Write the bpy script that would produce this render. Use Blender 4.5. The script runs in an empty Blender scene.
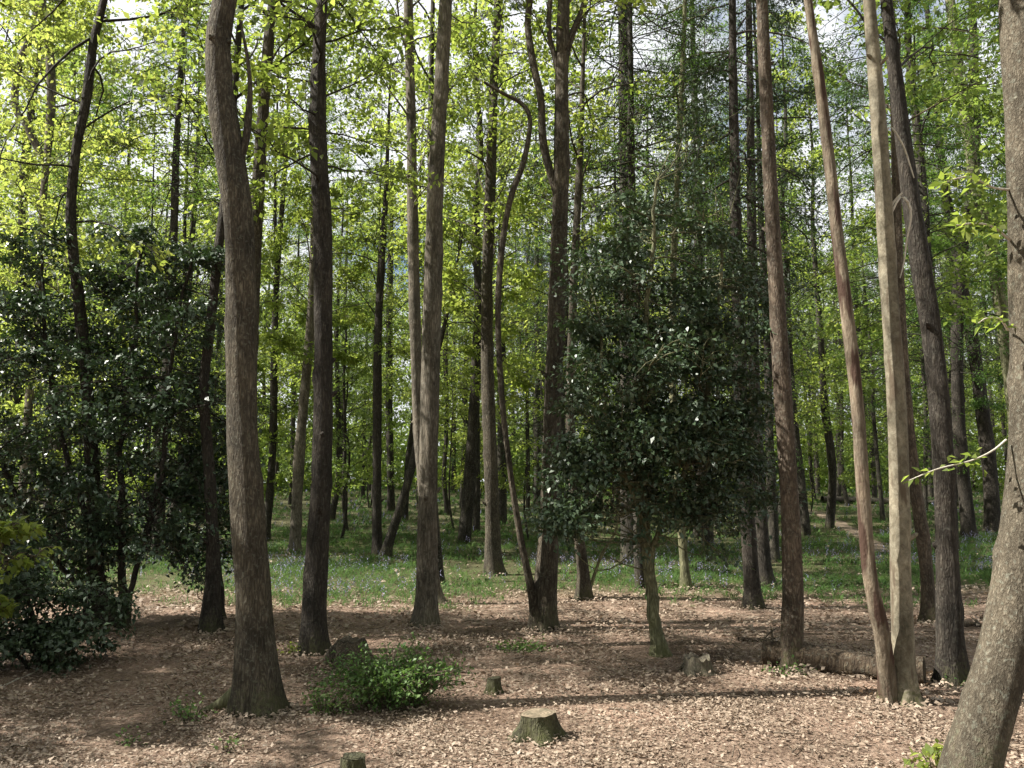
import bpy, math, random
import numpy as np

SEED = 7
rng = np.random.default_rng(SEED)
random.seed(SEED)
scene = bpy.context.scene
COL = scene.collection
R = math.radians
TAU = 2 * math.pi

# ------------------------------------------------------------------ camera geometry
F = 852.0
PITCH = R(7.0)
CP, SP = math.cos(PITCH), math.sin(PITCH)


def H(x, y):
    x = np.asarray(x, float); y = np.asarray(y, float)
    rise = 0.03 * 5.0 * np.log1p(np.exp(np.clip((y - 18.0) / 5.0, -30, 30)))
    und = 0.035 * np.sin(0.7 * x + 0.45 * y) * np.sin(0.5 * y - 0.3 * x + 1.0) + 0.012 * np.sin(2.3 * x + 1.1) * np.sin(1.9 * y)
    far = np.clip((y - 14) / 20, 0, 1) * 0.16 * np.sin(0.21 * x + 0.5) * np.sin(0.17 * y + 0.3)
    return rise + und + far


CAM = np.array([0.0, 0.0, 1.6 + float(H(0, 0))])


def ray(px, py):
    u = (px - 512.0) / F; v = (384.0 - py) / F
    return np.array([u, CP - v * SP, SP + v * CP])


def ground(px, py):
    d = ray(px, py); t = 2.0
    while t < 150:
        p = CAM + d * t
        if p[2] <= H(p[0], p[1]):
            lo, hi = t - 0.05, t
            for _ in range(20):
                m = (lo + hi) / 2; q = CAM + d * m
                if q[2] <= H(q[0], q[1]): hi = m
                else: lo = m
            q = CAM + d * hi
            return np.array([q[0], q[1], float(H(q[0], q[1]))])
        t += 0.05
    raise ValueError((px, py))


def at(px, py, Y):
    d = ray(px, py)
    return CAM + d * ((Y - CAM[1]) / d[1])


def project(p):
    q = np.asarray(p) - CAM
    z = q[1] * CP + q[2] * SP
    return 512 + F * q[0] / z, 384 - F * (-q[1] * SP + q[2] * CP) / z


# ------------------------------------------------------------------ mesh helpers
class Geo:
    def __init__(self):
        self.v = []; self.f = []; self.n = 0

    def add(self, v, f):
        self.v.append(np.asarray(v, float)); self.f.append(np.asarray(f, int) + self.n); self.n += len(v)

    def mesh(self, name, mat, smooth=True):
        v = np.concatenate(self.v).astype(np.float32); f = np.concatenate(self.f).astype(np.int32)
        me = bpy.data.meshes.new(name)
        me.vertices.add(len(v)); me.vertices.foreach_set('co', v.ravel())
        me.loops.add(f.size); me.loops.foreach_set('vertex_index', f.ravel())
        me.polygons.add(len(f)); me.polygons.foreach_set('loop_start', np.arange(len(f), dtype=np.int32) * 4)
        me.polygons.foreach_set('use_smooth', np.full(len(f), smooth))
        me.update(calc_edges=True); me.validate()
        me.materials.append(mat)
        return me

    def obj(self, name, mat, parent=None, smooth=True):
        o = bpy.data.objects.new(name, self.mesh(name, mat, smooth)); COL.objects.link(o)
        if parent is not None: o.parent = parent
        return o


def norm(a):
    return a / np.maximum(np.linalg.norm(a, axis=-1, keepdims=True), 1e-9)


def tube(g, pts, rad, sides=6, rfun=None, cap=True):
    """tapered tube through pts; rfun(theta, i) -> multiplier array"""
    pts = np.asarray(pts, float); rad = np.asarray(rad, float); n = len(pts)
    t = norm(np.gradient(pts, axis=0))
    m = norm(t.mean(0))
    ref = np.array([1.0, 0, 0]) if abs(m[0]) < 0.75 else np.array([0, 0, 1.0])
    b = norm(np.cross(t, ref)); a = np.cross(b, t)
    th = np.linspace(0, TAU, sides, endpoint=False)
    rr = rad[:, None] * (np.ones((n, sides)) if rfun is None else rfun(th))
    v = pts[:, None, :] + rr[..., None] * (np.cos(th)[None, :, None] * a[:, None, :] + np.sin(th)[None, :, None] * b[:, None, :])
    v = v.reshape(-1, 3)
    i = np.arange(n - 1)[:, None] * sides; j = np.arange(sides)[None, :]; k = (j + 1) % sides
    f = np.stack([i + j, i + k, i + sides + k, i + sides + j], -1).reshape(-1, 4)
    g.add(v, f)


def spline(P, step=0.06):
    """Catmull-Rom resample of rows of P (any columns)"""
    P = np.asarray(P, float)
    Q = np.vstack([2 * P[0] - P[1], P, 2 * P[-1] - P[-2]])
    out = []
    for i in range(len(P) - 1):
        a, b, c, d = Q[i:i + 4]
        n = max(2, int(np.linalg.norm((c - b)[:3]) / step))
        t = np.linspace(0, 1, n, endpoint=False)[:, None]
        out.append(0.5 * ((2 * b) + (c - a) * t + (2 * a - 5 * b + 4 * c - d) * t ** 2 + (3 * b - a - 3 * c + d) * t ** 3))
    out.append(P[-1:])
    return np.concatenate(out)


def leaves(g, p, d, n, l, w=0.55, fold=0.12, droop=0.12):
    """kite leaves: base p, direction d, normal n, length l"""
    p = np.asarray(p); d = norm(d); n = norm(n - (n * d).sum(-1, keepdims=True) * d); s = np.cross(d, n)
    l = np.asarray(l)[:, None]
    hw = 0.5 * w * l
    a = p; b = p + 0.45 * l * d + hw * s + fold * l * n
    c = p + l * d - droop * l * n; e = p + 0.45 * l * d - hw * s + fold * l * n
    v = np.stack([a, b, c, e], 1).reshape(-1, 3)
    g.add(v, np.arange(len(p) * 4).reshape(-1, 4))


def rnd_unit(n, r=None):
    r = r or rng
    return norm(r.normal(size=(n, 3)))


def thing(name, label, cat, loc, group=None, kind=None):
    o = bpy.data.objects.new(name, None); COL.objects.link(o)
    o.empty_display_size = 0.2
    o.location = loc; tag(o, label, cat, group, kind)
    return o


def tag(o, label, cat, group=None, kind=None):
    o['label'] = label; o['category'] = cat
    if group: o['group'] = group
    if kind: o['kind'] = kind
    return o


def structure(o):
    o['kind'] = 'structure'; return o


# ------------------------------------------------------------------ materials
def new_mat(name):
    m = bpy.data.materials.new(name); m.use_nodes = True
    nt = m.node_tree; nt.nodes.clear()
    out = nt.nodes.new('ShaderNodeOutputMaterial')
    return m, nt, out


def N(nt, t, **kw):
    n = nt.nodes.new(t)
    for k, v in kw.items():
        if k in n.inputs: n.inputs[k].default_value = v
        else: setattr(n, k, v)
    return n


def ramp(nt, fac, stops):
    r = nt.nodes.new('ShaderNodeValToRGB')
    e = r.color_ramp.elements
    while len(e) < len(stops): e.new(0.5)
    for el, (p, c) in zip(e, stops):
        el.position = p; el.color = (*c, 1) if len(c) == 3 else c
    nt.links.new(fac, r.inputs['Fac'])
    return r.outputs['Color']


def mixc(nt, fac, a, b, mode='MIX'):
    m = nt.nodes.new('ShaderNodeMix'); m.data_type = 'RGBA'; m.blend_type = mode
    for s, v in ((m.inputs['Factor'], fac), (m.inputs[6], a), (m.inputs[7], b)):
        if hasattr(v, 'is_output'): nt.links.new(v, s)
        else: s.default_value = v if not isinstance(v, tuple) or len(v) == 4 else (*v, 1)
    return m.outputs[2]


def math_(nt, op, a, b=None, clamp=False):
    m = nt.nodes.new('ShaderNodeMath'); m.operation = op; m.use_clamp = clamp
    for i, v in enumerate((a, b)):
        if v is None: continue
        if hasattr(v, 'is_output'): nt.links.new(v, m.inputs[i])
        else: m.inputs[i].default_value = v
    return m.outputs[0]


def leaf_mat(name, stops, transl, tfac=0.45, rough=0.5, spec=0.35):
    m, nt, out = new_mat(name)
    geo = N(nt, 'ShaderNodeNewGeometry'); oi = N(nt, 'ShaderNodeObjectInfo')
    tc = N(nt, 'ShaderNodeTexCoord')
    ns = N(nt, 'ShaderNodeTexNoise', Scale=0.9, Detail=2.0)
    nt.links.new(tc.outputs['Object'], ns.inputs['Vector'])
    f = math_(nt, 'MULTIPLY', geo.outputs['Random Per Island'], 0.42)
    f = math_(nt, 'ADD', f, math_(nt, 'MULTIPLY', ns.outputs['Fac'], 0.3))
    f = math_(nt, 'ADD', f, math_(nt, 'MULTIPLY', oi.outputs['Random'], 0.3), clamp=True)
    c = ramp(nt, f, stops)
    tcol = ramp(nt, f, transl)
    p = N(nt, 'ShaderNodeBsdfPrincipled', Roughness=rough); p.inputs['Specular IOR Level'].default_value = spec
    nt.links.new(c, p.inputs['Base Color'])
    t = N(nt, 'ShaderNodeBsdfTranslucent'); nt.links.new(tcol, t.inputs['Color'])
    mx = N(nt, 'ShaderNodeMixShader'); mx.inputs[0].default_value = tfac
    nt.links.new(p.outputs[0], mx.inputs[1]); nt.links.new(t.outputs[0], mx.inputs[2])
    nt.links.new(mx.outputs[0], out.inputs[0])
    return m


def bark_mat(name, dark, mid, light, scale=1.0, stretch=5.0, bump=0.5, moss=0.0, moss_h=1.2, ring=0.0, patch=None, lichen=0.25, crack_w=0.45, patch_at=0.52):
    m, nt, out = new_mat(name)
    tc = N(nt, 'ShaderNodeTexCoord')
    mp = N(nt, 'ShaderNodeMapping'); mp.inputs['Scale'].default_value = (scale * 26, scale * 26, scale * 26 / stretch)
    nt.links.new(tc.outputs['Object'], mp.inputs['Vector'])
    nw = N(nt, 'ShaderNodeTexNoise', Scale=0.55, Detail=3.0); nt.links.new(mp.outputs[0], nw.inputs['Vector'])
    va = N(nt, 'ShaderNodeVectorMath', operation='MULTIPLY_ADD'); nt.links.new(nw.outputs['Color'], va.inputs[0])
    va.inputs[1].default_value = (2.6, 2.6, 2.6); nt.links.new(mp.outputs[0], va.inputs[2])
    n1 = N(nt, 'ShaderNodeTexNoise', Scale=1.0, Detail=6.0, Roughness=0.7); nt.links.new(va.outputs[0], n1.inputs['Vector'])
    vo = N(nt, 'ShaderNodeTexVoronoi', Scale=1.15, feature='DISTANCE_TO_EDGE'); nt.links.new(va.outputs[0], vo.inputs['Vector'])
    n2 = N(nt, 'ShaderNodeTexNoise', Scale=3.0, Detail=6.0, Roughness=0.65); mpb = N(nt, 'ShaderNodeMapping'); mpb.inputs['Scale'].default_value = (1.6, 1.6, 0.8)
    nt.links.new(tc.outputs['Object'], mpb.inputs['Vector']); nt.links.new(mpb.outputs[0], n2.inputs['Vector'])
    n3 = N(nt, 'ShaderNodeTexNoise', Scale=38.0, Detail=3.0); nt.links.new(tc.outputs['Object'], n3.inputs['Vector'])
    crack = math_(nt, 'MULTIPLY', vo.outputs['Distance'], 3.2, clamp=True)
    hgt = math_(nt, 'MULTIPLY', n1.outputs['Fac'], math_(nt, 'ADD', math_(nt, 'MULTIPLY', crack, crack_w), 1 - crack_w))
    c = ramp(nt, hgt, [(0.16, dark), (0.42, mid), (0.66, light)])
    blot = ramp(nt, n2.outputs['Fac'], [(0.3, (0.34, 0.36, 0.34)), (0.5, (0.82, 0.86, 0.83)), (0.7, (1.28, 1.32, 1.26))])
    c = mixc(nt, 1.0, c, blot, 'MULTIPLY')
    if lichen:
        li = ramp(nt, n3.outputs['Fac'], [(0.56, (0, 0, 0)), (0.70, (1, 1, 1))])
        lf = math_(nt, 'MULTIPLY', li, lichen)
        c = mixc(nt, lf, c, (0.24, 0.25, 0.2))
    if patch:
        mp2 = N(nt, 'ShaderNodeMapping'); mp2.inputs['Scale'].default_value = (13, 13, 2.1)
        nt.links.new(tc.outputs['Object'], mp2.inputs['Vector'])
        n4 = N(nt, 'ShaderNodeTexNoise', Scale=1.0, Detail=3.0); nt.links.new(mp2.outputs[0], n4.inputs['Vector'])
        pf = ramp(nt, n4.outputs['Fac'], [(patch_at, (0, 0, 0)), (patch_at + 0.08, (1, 1, 1))])
        c = mixc(nt, pf, c, patch)
    sep = N(nt, 'ShaderNodeSeparateXYZ'); nt.links.new(tc.outputs['Object'], sep.inputs[0])
    if moss:
        hz = math_(nt, 'SUBTRACT', 1.0, math_(nt, 'DIVIDE', sep.outputs['Z'], moss_h), clamp=True)
        mf = math_(nt, 'ADD', math_(nt, 'MULTIPLY', hz, 0.5), math_(nt, 'SUBTRACT', math_(nt, 'MULTIPLY', n2.outputs['Fac'], 1.5), 0.72))
        mf = math_(nt, 'ADD', mf, math_(nt, 'MULTIPLY', math_(nt, 'SUBTRACT', n3.outputs['Fac'], 0.5), 1.2))
        mf = math_(nt, 'MULTIPLY', ramp(nt, mf, [(0.32, (0, 0, 0)), (0.75, (1, 1, 1))]), moss)
        c = mixc(nt, mf, c, (0.062, 0.066, 0.024))
    p = N(nt, 'ShaderNodeBsdfPrincipled', Roughness=0.88); p.inputs['Specular IOR Level'].default_value = 0.2
    nt.links.new(c, p.inputs['Base Color'])
    hh = math_(nt, 'ADD', hgt, math_(nt, 'MULTIPLY', n3.outputs['Fac'], 0.25))
    if ring:
        mpr = N(nt, 'ShaderNodeMapping'); mpr.inputs['Scale'].default_value = (2.5, 2.5, 16)
        nt.links.new(tc.outputs['Object'], mpr.inputs['Vector'])
        nr = N(nt, 'ShaderNodeTexNoise', Scale=1.0, Detail=3.0); nt.links.new(mpr.outputs[0], nr.inputs['Vector'])
        hh = math_(nt, 'ADD', hh, math_(nt, 'MULTIPLY', nr.outputs['Fac'], ring))
    bp = N(nt, 'ShaderNodeBump', Strength=bump, Distance=0.03); nt.links.new(hh, bp.inputs['Height'])
    nt.links.new(bp.outputs[0], p.inputs['Normal'])
    nt.links.new(p.outputs[0], out.inputs[0])
    return m


def plain_mat(name, c1, c2, scale=30.0, rough=0.85, bump=0.3, island=False):
    m, nt, out = new_mat(name)
    tc = N(nt, 'ShaderNodeTexCoord')
    n1 = N(nt, 'ShaderNodeTexNoise', Scale=scale, Detail=4.0); nt.links.new(tc.outputs['Object'], n1.inputs['Vector'])
    fac = n1.outputs['Fac']
    if island:
        fac = N(nt, 'ShaderNodeNewGeometry').outputs['Random Per Island']
    c = ramp(nt, fac, [(0.3, c1), (0.7, c2)])
    p = N(nt, 'ShaderNodeBsdfPrincipled', Roughness=rough); p.inputs['Specular IOR Level'].default_value = 0.2
    nt.links.new(c, p.inputs['Base Color'])
    bp = N(nt, 'ShaderNodeBump', Strength=bump, Distance=0.01); nt.links.new(n1.outputs['Fac'], bp.inputs['Height'])
    nt.links.new(bp.outputs[0], p.inputs['Normal'])
    nt.links.new(p.outputs[0], out.inputs[0])
    return m


def cut_mat(name):
    m, nt, out = new_mat(name)
    tc = N(nt, 'ShaderNodeTexCoord')
    w = N(nt, 'ShaderNodeTexWave', Scale=14.0, Distortion=2.5, Detail=2.0, wave_type='RINGS', rings_direction='Z')
    nt.links.new(tc.outputs['Object'], w.inputs['Vector'])
    n1 = N(nt, 'ShaderNodeTexNoise', Scale=18.0, Detail=4.0); nt.links.new(tc.outputs['Object'], n1.inputs['Vector'])
    c = ramp(nt, w.outputs['Fac'], [(0.0, (0.13, 0.103, 0.07)), (1.0, (0.24, 0.195, 0.14))])
    c = mixc(nt, 1.0, c, ramp(nt, n1.outputs['Fac'], [(0.3, (0.35, 0.37, 0.3)), (0.7, (1.2, 1.15, 1.1))]), 'MULTIPLY')
    p = N(nt, 'ShaderNodeBsdfPrincipled', Roughness=0.85)
    nt.links.new(c, p.inputs['Base Color']); nt.links.new(p.outputs[0], out.inputs[0])
    return m


M = {}
M['spring'] = leaf_mat('spring_leaf', [(0.1, (0.065, 0.1, 0.024)), (0.5, (0.115, 0.155, 0.034)), (0.95, (0.18, 0.205, 0.05))],
                       [(0.1, (0.17, 0.27, 0.04)), (0.5, (0.36, 0.46, 0.07)), (0.95, (0.56, 0.6, 0.14))], 0.52)
M['beech'] = leaf_mat('beech_leaf', [(0.1, (0.055, 0.095, 0.024)), (0.5, (0.1, 0.145, 0.034)), (0.95, (0.15, 0.19, 0.045))],
                      [(0.1, (0.14, 0.23, 0.04)), (0.5, (0.27, 0.38, 0.065)), (0.95, (0.42, 0.5, 0.1))], 0.5)
M['larch'] = leaf_mat('larch_needle', [(0.1, (0.04, 0.085, 0.024)), (0.5, (0.065, 0.12, 0.03)), (0.95, (0.1, 0.16, 0.035))],
                      [(0.1, (0.08, 0.17, 0.03)), (0.5, (0.14, 0.26, 0.04)), (0.95, (0.22, 0.34, 0.05))], 0.4)
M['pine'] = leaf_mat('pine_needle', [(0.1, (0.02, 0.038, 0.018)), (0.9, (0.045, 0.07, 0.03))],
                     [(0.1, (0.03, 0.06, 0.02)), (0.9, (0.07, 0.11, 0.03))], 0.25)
M['holly'] = leaf_mat('holly_leaf', [(0.1, (0.03, 0.055, 0.028)), (0.6, (0.055, 0.088, 0.045)), (0.95, (0.095, 0.125, 0.07))],
                      [(0.1, (0.02, 0.05, 0.01)), (0.9, (0.06, 0.11, 0.02))], 0.14, rough=0.38, spec=0.55)
M['shrub'] = leaf_mat('shrub_leaf', [(0.1, (0.06, 0.115, 0.035)), (0.5, (0.1, 0.17, 0.05)), (0.95, (0.16, 0.225, 0.07))],
                      [(0.1, (0.08, 0.18, 0.03)), (0.9, (0.18, 0.3, 0.05))], 0.35)
M['blade'] = leaf_mat('bluebell_blade', [(0.1, (0.035, 0.075, 0.025)), (0.5, (0.06, 0.115, 0.03)), (0.95, (0.1, 0.165, 0.04))],
                      [(0.1, (0.09, 0.17, 0.05)), (0.9, (0.2, 0.3, 0.06))], 0.35, rough=0.65, spec=0.15)
M['bell'] = leaf_mat('bluebell_flower', [(0.1, (0.2, 0.19, 0.32)), (0.9, (0.36, 0.36, 0.5))],
                     [(0.1, (0.22, 0.2, 0.36)), (0.9, (0.38, 0.37, 0.52))], 0.35)
M['litter'] = leaf_mat('dead_leaf', [(0.0, (0.045, 0.032, 0.022)), (0.25, (0.145, 0.107, 0.075)), (0.6, (0.3, 0.237, 0.178)), (0.98, (0.52, 0.435, 0.35))],
                       [(0.1, (0.16, 0.1, 0.06)), (0.9, (0.4, 0.3, 0.2))], 0.12, rough=0.6, spec=0.3)
M['bark_grey'] = bark_mat('bark_grey_brown', (0.022, 0.017, 0.012), (0.08, 0.064, 0.047), (0.17, 0.143, 0.11), moss=0.75, moss_h=0.5, bump=0.8, scale=1.6)
M['bark_dark'] = bark_mat('bark_dark', (0.016, 0.013, 0.011), (0.05, 0.04, 0.033), (0.1, 0.085, 0.07), moss=0.6, moss_h=0.4, bump=0.9, lichen=0.12, scale=1.4)
M['bark_oak'] = bark_mat('bark_oak', (0.022, 0.017, 0.012), (0.085, 0.066, 0.048), (0.17, 0.145, 0.11), moss=0.5, moss_h=1.0, bump=0.9, stretch=4.0)
M['bark_ash'] = bark_mat('bark_ash', (0.045, 0.036, 0.027), (0.14, 0.115, 0.09), (0.26, 0.225, 0.185), moss=0.4, moss_h=0.5, bump=0.5, scale=1.2)
M['bark_pink'] = bark_mat('bark_pink', (0.034, 0.024, 0.018), (0.11, 0.08, 0.06), (0.2, 0.155, 0.12), moss=0.7, moss_h=0.7, bump=0.6, scale=1.2, stretch=3.5)
M['bark_pale'] = bark_mat('bark_pale', (0.075, 0.06, 0.042), (0.17, 0.14, 0.102), (0.29, 0.25, 0.19), patch=(0.1, 0.078, 0.054), patch_at=0.57, moss=0.8, moss_h=0.35, bump=0.3, ring=0.5, scale=0.9, stretch=1.4, lichen=0.1, crack_w=0.05)
M['bark_peel'] = bark_mat('bark_peeled', (0.06, 0.044, 0.032), (0.16, 0.12, 0.088), (0.28, 0.23, 0.175), moss=0.8, moss_h=0.35, bump=0.7, patch=(0.06, 0.036, 0.026), lichen=0.1, crack_w=0.2)
M['bark_moss'] = bark_mat('bark_mossy', (0.05, 0.045, 0.025), (0.16, 0.15, 0.085), (0.29, 0.27, 0.175), moss=0.9, moss_h=0.9, bump=0.5, scale=1.2)
M['bark_big'] = bark_mat('bark_big', (0.034, 0.026, 0.018), (0.11, 0.088, 0.065), (0.24, 0.2, 0.155), moss=0.55, moss_h=0.7, bump=0.8, scale=2.2, stretch=2.2, lichen=0.4, crack_w=0.3)
M['bark_far'] = bark_mat('bark_far', (0.014, 0.011, 0.009), (0.046, 0.038, 0.03), (0.1, 0.085, 0.066), scale=0.7, bump=0.6, moss=0.5, moss_h=0.5)
M['bark_log'] = bark_mat('bark_log', (0.02, 0.014, 0.01), (0.085, 0.06, 0.042), (0.17, 0.13, 0.09), bump=0.9, moss=0.0)
M['stump'] = bark_mat('stump_bark', (0.03, 0.026, 0.016), (0.085, 0.078, 0.045), (0.17, 0.155, 0.1), bump=1.0, moss=0.9, moss_h=0.3, scale=1.3, stretch=3.0)
M['dead'] = plain_mat('dead_wood', (0.4, 0.36, 0.29), (0.6, 0.56, 0.48), 25)
M['twig'] = plain_mat('twig_bark', (0.06, 0.045, 0.032), (0.15, 0.12, 0.09), 40)
M['stump_brown'] = bark_mat('stump_brown', (0.02, 0.015, 0.01), (0.085, 0.064, 0.046), (0.2, 0.16, 0.12), bump=1.0, moss=0.35, moss_h=0.2, scale=1.5, stretch=3.0)
M['cut'] = cut_mat('cut_wood')


def ground_mat():
    m, nt, out = new_mat('forest_floor')
    tc = N(nt, 'ShaderNodeTexCoord'); o = tc.outputs['Object']
    n1 = N(nt, 'ShaderNodeTexNoise', Scale=42.0, Detail=8.0, Roughness=0.75); nt.links.new(o, n1.inputs['Vector'])
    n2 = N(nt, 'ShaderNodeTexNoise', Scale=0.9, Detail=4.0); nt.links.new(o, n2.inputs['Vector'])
    v = N(nt, 'ShaderNodeTexVoronoi', Scale=36.0); nt.links.new(o, v.inputs['Vector'])
    c = ramp(nt, n1.outputs['Fac'], [(0.3, (0.06, 0.042, 0.031)), (0.48, (0.22, 0.16, 0.125)), (0.68, (0.42, 0.325, 0.265))])
    c2 = ramp(nt, v.outputs['Color'], [(0.1, (0.09, 0.06, 0.042)), (0.5, (0.2, 0.14, 0.1)), (0.9, (0.38, 0.29, 0.22))])
    c = mixc(nt, 0.55, c, c2)
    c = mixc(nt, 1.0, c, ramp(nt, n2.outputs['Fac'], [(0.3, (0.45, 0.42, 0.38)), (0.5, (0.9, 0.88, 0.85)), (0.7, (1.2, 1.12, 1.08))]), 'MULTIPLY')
    sep = N(nt, 'ShaderNodeSeparateXYZ'); nt.links.new(o, sep.inputs[0])
    yy = math_(nt, 'ADD', sep.outputs['Y'], math_(nt, 'MULTIPLY', n2.outputs['Fac'], 2.2))
    gm = math_(nt, 'MULTIPLY', math_(nt, 'SUBTRACT', yy, 13.4), 0.6, clamp=True)
    gm = math_(nt, 'MULTIPLY', gm, 0.8)
    green = ramp(nt, n1.outputs['Fac'], [(0.3, (0.028, 0.035, 0.014)), (0.7, (0.085, 0.1, 0.035))])
    c = mixc(nt, gm, c, green)
    p = N(nt, 'ShaderNodeBsdfPrincipled', Roughness=0.9); p.inputs['Specular IOR Level'].default_value = 0.15
    nt.links.new(c, p.inputs['Base Color'])
    h = math_(nt, 'ADD', n1.outputs['Fac'], math_(nt, 'MULTIPLY', v.outputs['Distance'], 0.7))
    bp = N(nt, 'ShaderNodeBump', Strength=0.8, Distance=0.03); nt.links.new(h, bp.inputs['Height'])
    nt.links.new(bp.outputs[0], p.inputs['Normal'])
    nt.links.new(p.outputs[0], out.inputs[0])
    return m


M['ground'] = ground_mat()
M['path'] = plain_mat('trodden_earth', (0.1, 0.075, 0.05), (0.22, 0.17, 0.125), 9)

# ------------------------------------------------------------------ ground
def build_ground():
    xs = np.concatenate([np.linspace(-320, -26, 30), np.linspace(-25, 25, 168), np.linspace(26, 320, 30)])
    ys = np.concatenate([np.linspace(-120, -6, 16), np.linspace(-5, 30, 120), np.linspace(30.6, 90, 70), np.linspace(95, 520, 30)])
    X, Y = np.meshgrid(xs, ys)
    yc = np.minimum(Y, 95)
    Z = H(X, yc)
    v = np.stack([X, Y, Z], -1).reshape(-1, 3)
    nx, ny = len(xs), len(ys)
    i = np.arange(ny - 1)[:, None] * nx; j = np.arange(nx - 1)[None, :]
    f = np.stack([i + j, i + j + 1, i + nx + j + 1, i + nx + j], -1).reshape(-1, 4)
    g = Geo(); g.add(v, f)
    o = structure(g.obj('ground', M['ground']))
    o['label'] = 'woodland floor covered with brown fallen leaves, rising gently to the back'
    o['category'] = 'ground'


build_ground()

# trodden path in the distance among the bluebells
PATH = np.array([ground(*p)[:2] for p in ((884, 553), (868, 541), (850, 530), (832, 520), (818, 513), (800, 508))])
PATHS = spline(PATH, 0.3)


def near_path(x, y, w=0.55):
    d = np.full(len(x), 1e9)
    for q in PATHS[::2]:
        d = np.minimum(d, (x - q[0]) ** 2 + ((y - q[1])) ** 2)
    return np.sqrt(d) < w


def build_path():
    g = Geo(); P = PATHS
    t = norm(np.gradient(P, axis=0)); s = np.stack([-t[:, 1], t[:, 0]], -1)
    n = len(P); rows = []
    for k, a in enumerate(np.linspace(-1, 1, 5)):
        w = 0.3 + 0.1 * np.sin(np.arange(n) * 0.7 + k)
        q = P + s * (a * w)[:, None]
        rows.append(np.column_stack([q, H(q[:, 0], q[:, 1]) + 0.02 - 0.03 * abs(a) ** 2]))
    v = np.stack(rows, 1).reshape(-1, 3)
    i = np.arange(n - 1)[:, None] * 5; j = np.arange(4)[None]
    g.add(v, np.stack([i + j, i + j + 1, i + 6 + j, i + 5 + j], -1).reshape(-1, 4))
    o = structure(g.obj('path', M['path']))
    o['label'] = 'narrow bare earth path winding through the bluebells'; o['category'] = 'path'


build_path()

# ------------------------------------------------------------------ leaf litter, bluebells
def build_litter():
    g = Geo()
    for (y0, y1, dens, ls) in ((3.6, 6.6, 3900, 0.0245), (6.6, 9.5, 1600, 0.031), (9.5, 13.8, 460, 0.05), (13.8, 20, 40, 0.07), (20, 40, 5, 0.1)):
        hw = 0.66 * y1 + 1
        n = int((y1 - y0) * 2 * hw * dens)
        x = rng.uniform(-hw, hw, n); y = rng.uniform(y0, y1, n)
        k = np.abs(x) < 0.64 * y + 0.8
        clump = np.sin(2.1 * x + 1.7 * np.sin(1.3 * y)) * np.sin(2.7 * y + 1.1 * np.sin(1.9 * x)) + 0.5 * np.sin(5.3 * x + 2 * y)
        k &= rng.uniform(size=n) < np.clip(0.62 + 0.5 * clump, 0.12, 1)
        x, y = x[k], y[k]; n = len(x)
        p = np.column_stack([x, y, H(x, y) + rng.uniform(0.002, 0.03, n)])
        a = rng.uniform(0, TAU, n)
        d = np.column_stack([np.cos(a), np.sin(a), rng.normal(0, 0.28, n)])
        nn = np.column_stack([rng.normal(0, 0.38, n), rng.normal(0, 0.38, n), np.ones(n)])
        l = ls * np.clip(rng.lognormal(-0.12, 0.38, n), 0.35, 1.9)
        up = np.where(rng.uniform(size=n) < 0.5, 0.22, -0.06)
        m = up > 0
        leaves(g, p[m], d[m], nn[m], l[m], w=0.62, fold=0.18, droop=-0.16)
        m = ~m
        leaves(g, p[m] + [0, 0, 0.012], d[m], nn[m], l[m], w=0.5, fold=-0.12, droop=0.14)
    # leaves drifted against the feet of the trunks
    for root, b in TREES.values():
        n = 170 if b[1] < 11 else 60
        a = rng.uniform(0, TAU, n); rr_ = 0.1 + 0.11 * rng.exponential(1.0, n) + 0.06
        x = b[0] + rr_ * np.cos(a); y = b[1] + rr_ * np.sin(a)
        p = np.column_stack([x, y, H(x, y) + rng.uniform(0, 0.06, n) * np.exp(-(rr_ - 0.12) * 4) + 0.006])
        leaves(g, p, np.column_stack([np.cos(a + 1), np.sin(a + 1), rng.normal(0, 0.4, n)]), np.column_stack([np.cos(a) * 0.6, np.sin(a) * 0.6, np.ones(n)]), 0.04 * rng.uniform(0.6, 1.5, n), w=0.6, fold=0.16)
    o = g.obj('leaf_litter', M['litter'])
    tag(o, 'dry curled brown leaves scattered over the woodland floor', 'leaf litter', kind='stuff')


def build_twig_litter():
    g = Geo(); n = 620
    y = 4.2 + 10 * rng.uniform(size=n) ** 1.1; x = rng.uniform(-0.64, 0.64, n) * y
    for i in range(n):
        a = rng.uniform(0, TAU); l = rng.uniform(0.06, 0.3); d = np.array([math.cos(a), math.sin(a), 0])
        q = np.array([x[i], y[i], float(H(x[i], y[i])) + rng.uniform(0.012, 0.035)])
        tube(g, np.array([q, q + d * l * 0.5 + rng.normal(size=3) * 0.012, q + d * l]), [0.0045, 0.0038, 0.002], 4)
    tag(g.obj('twig_litter', M['twig']), 'small broken twigs strewn among the dry brown leaves', 'twigs', kind='stuff')


build_twig_litter()


def edge_y(x):
    return 12.4 + 0.8 * np.sin(0.8 * x + 0.6) + 0.55 * np.sin(2.1 * x) + 0.35 * np.sin(4.7 * x + 1) + 0.05 * x


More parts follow.
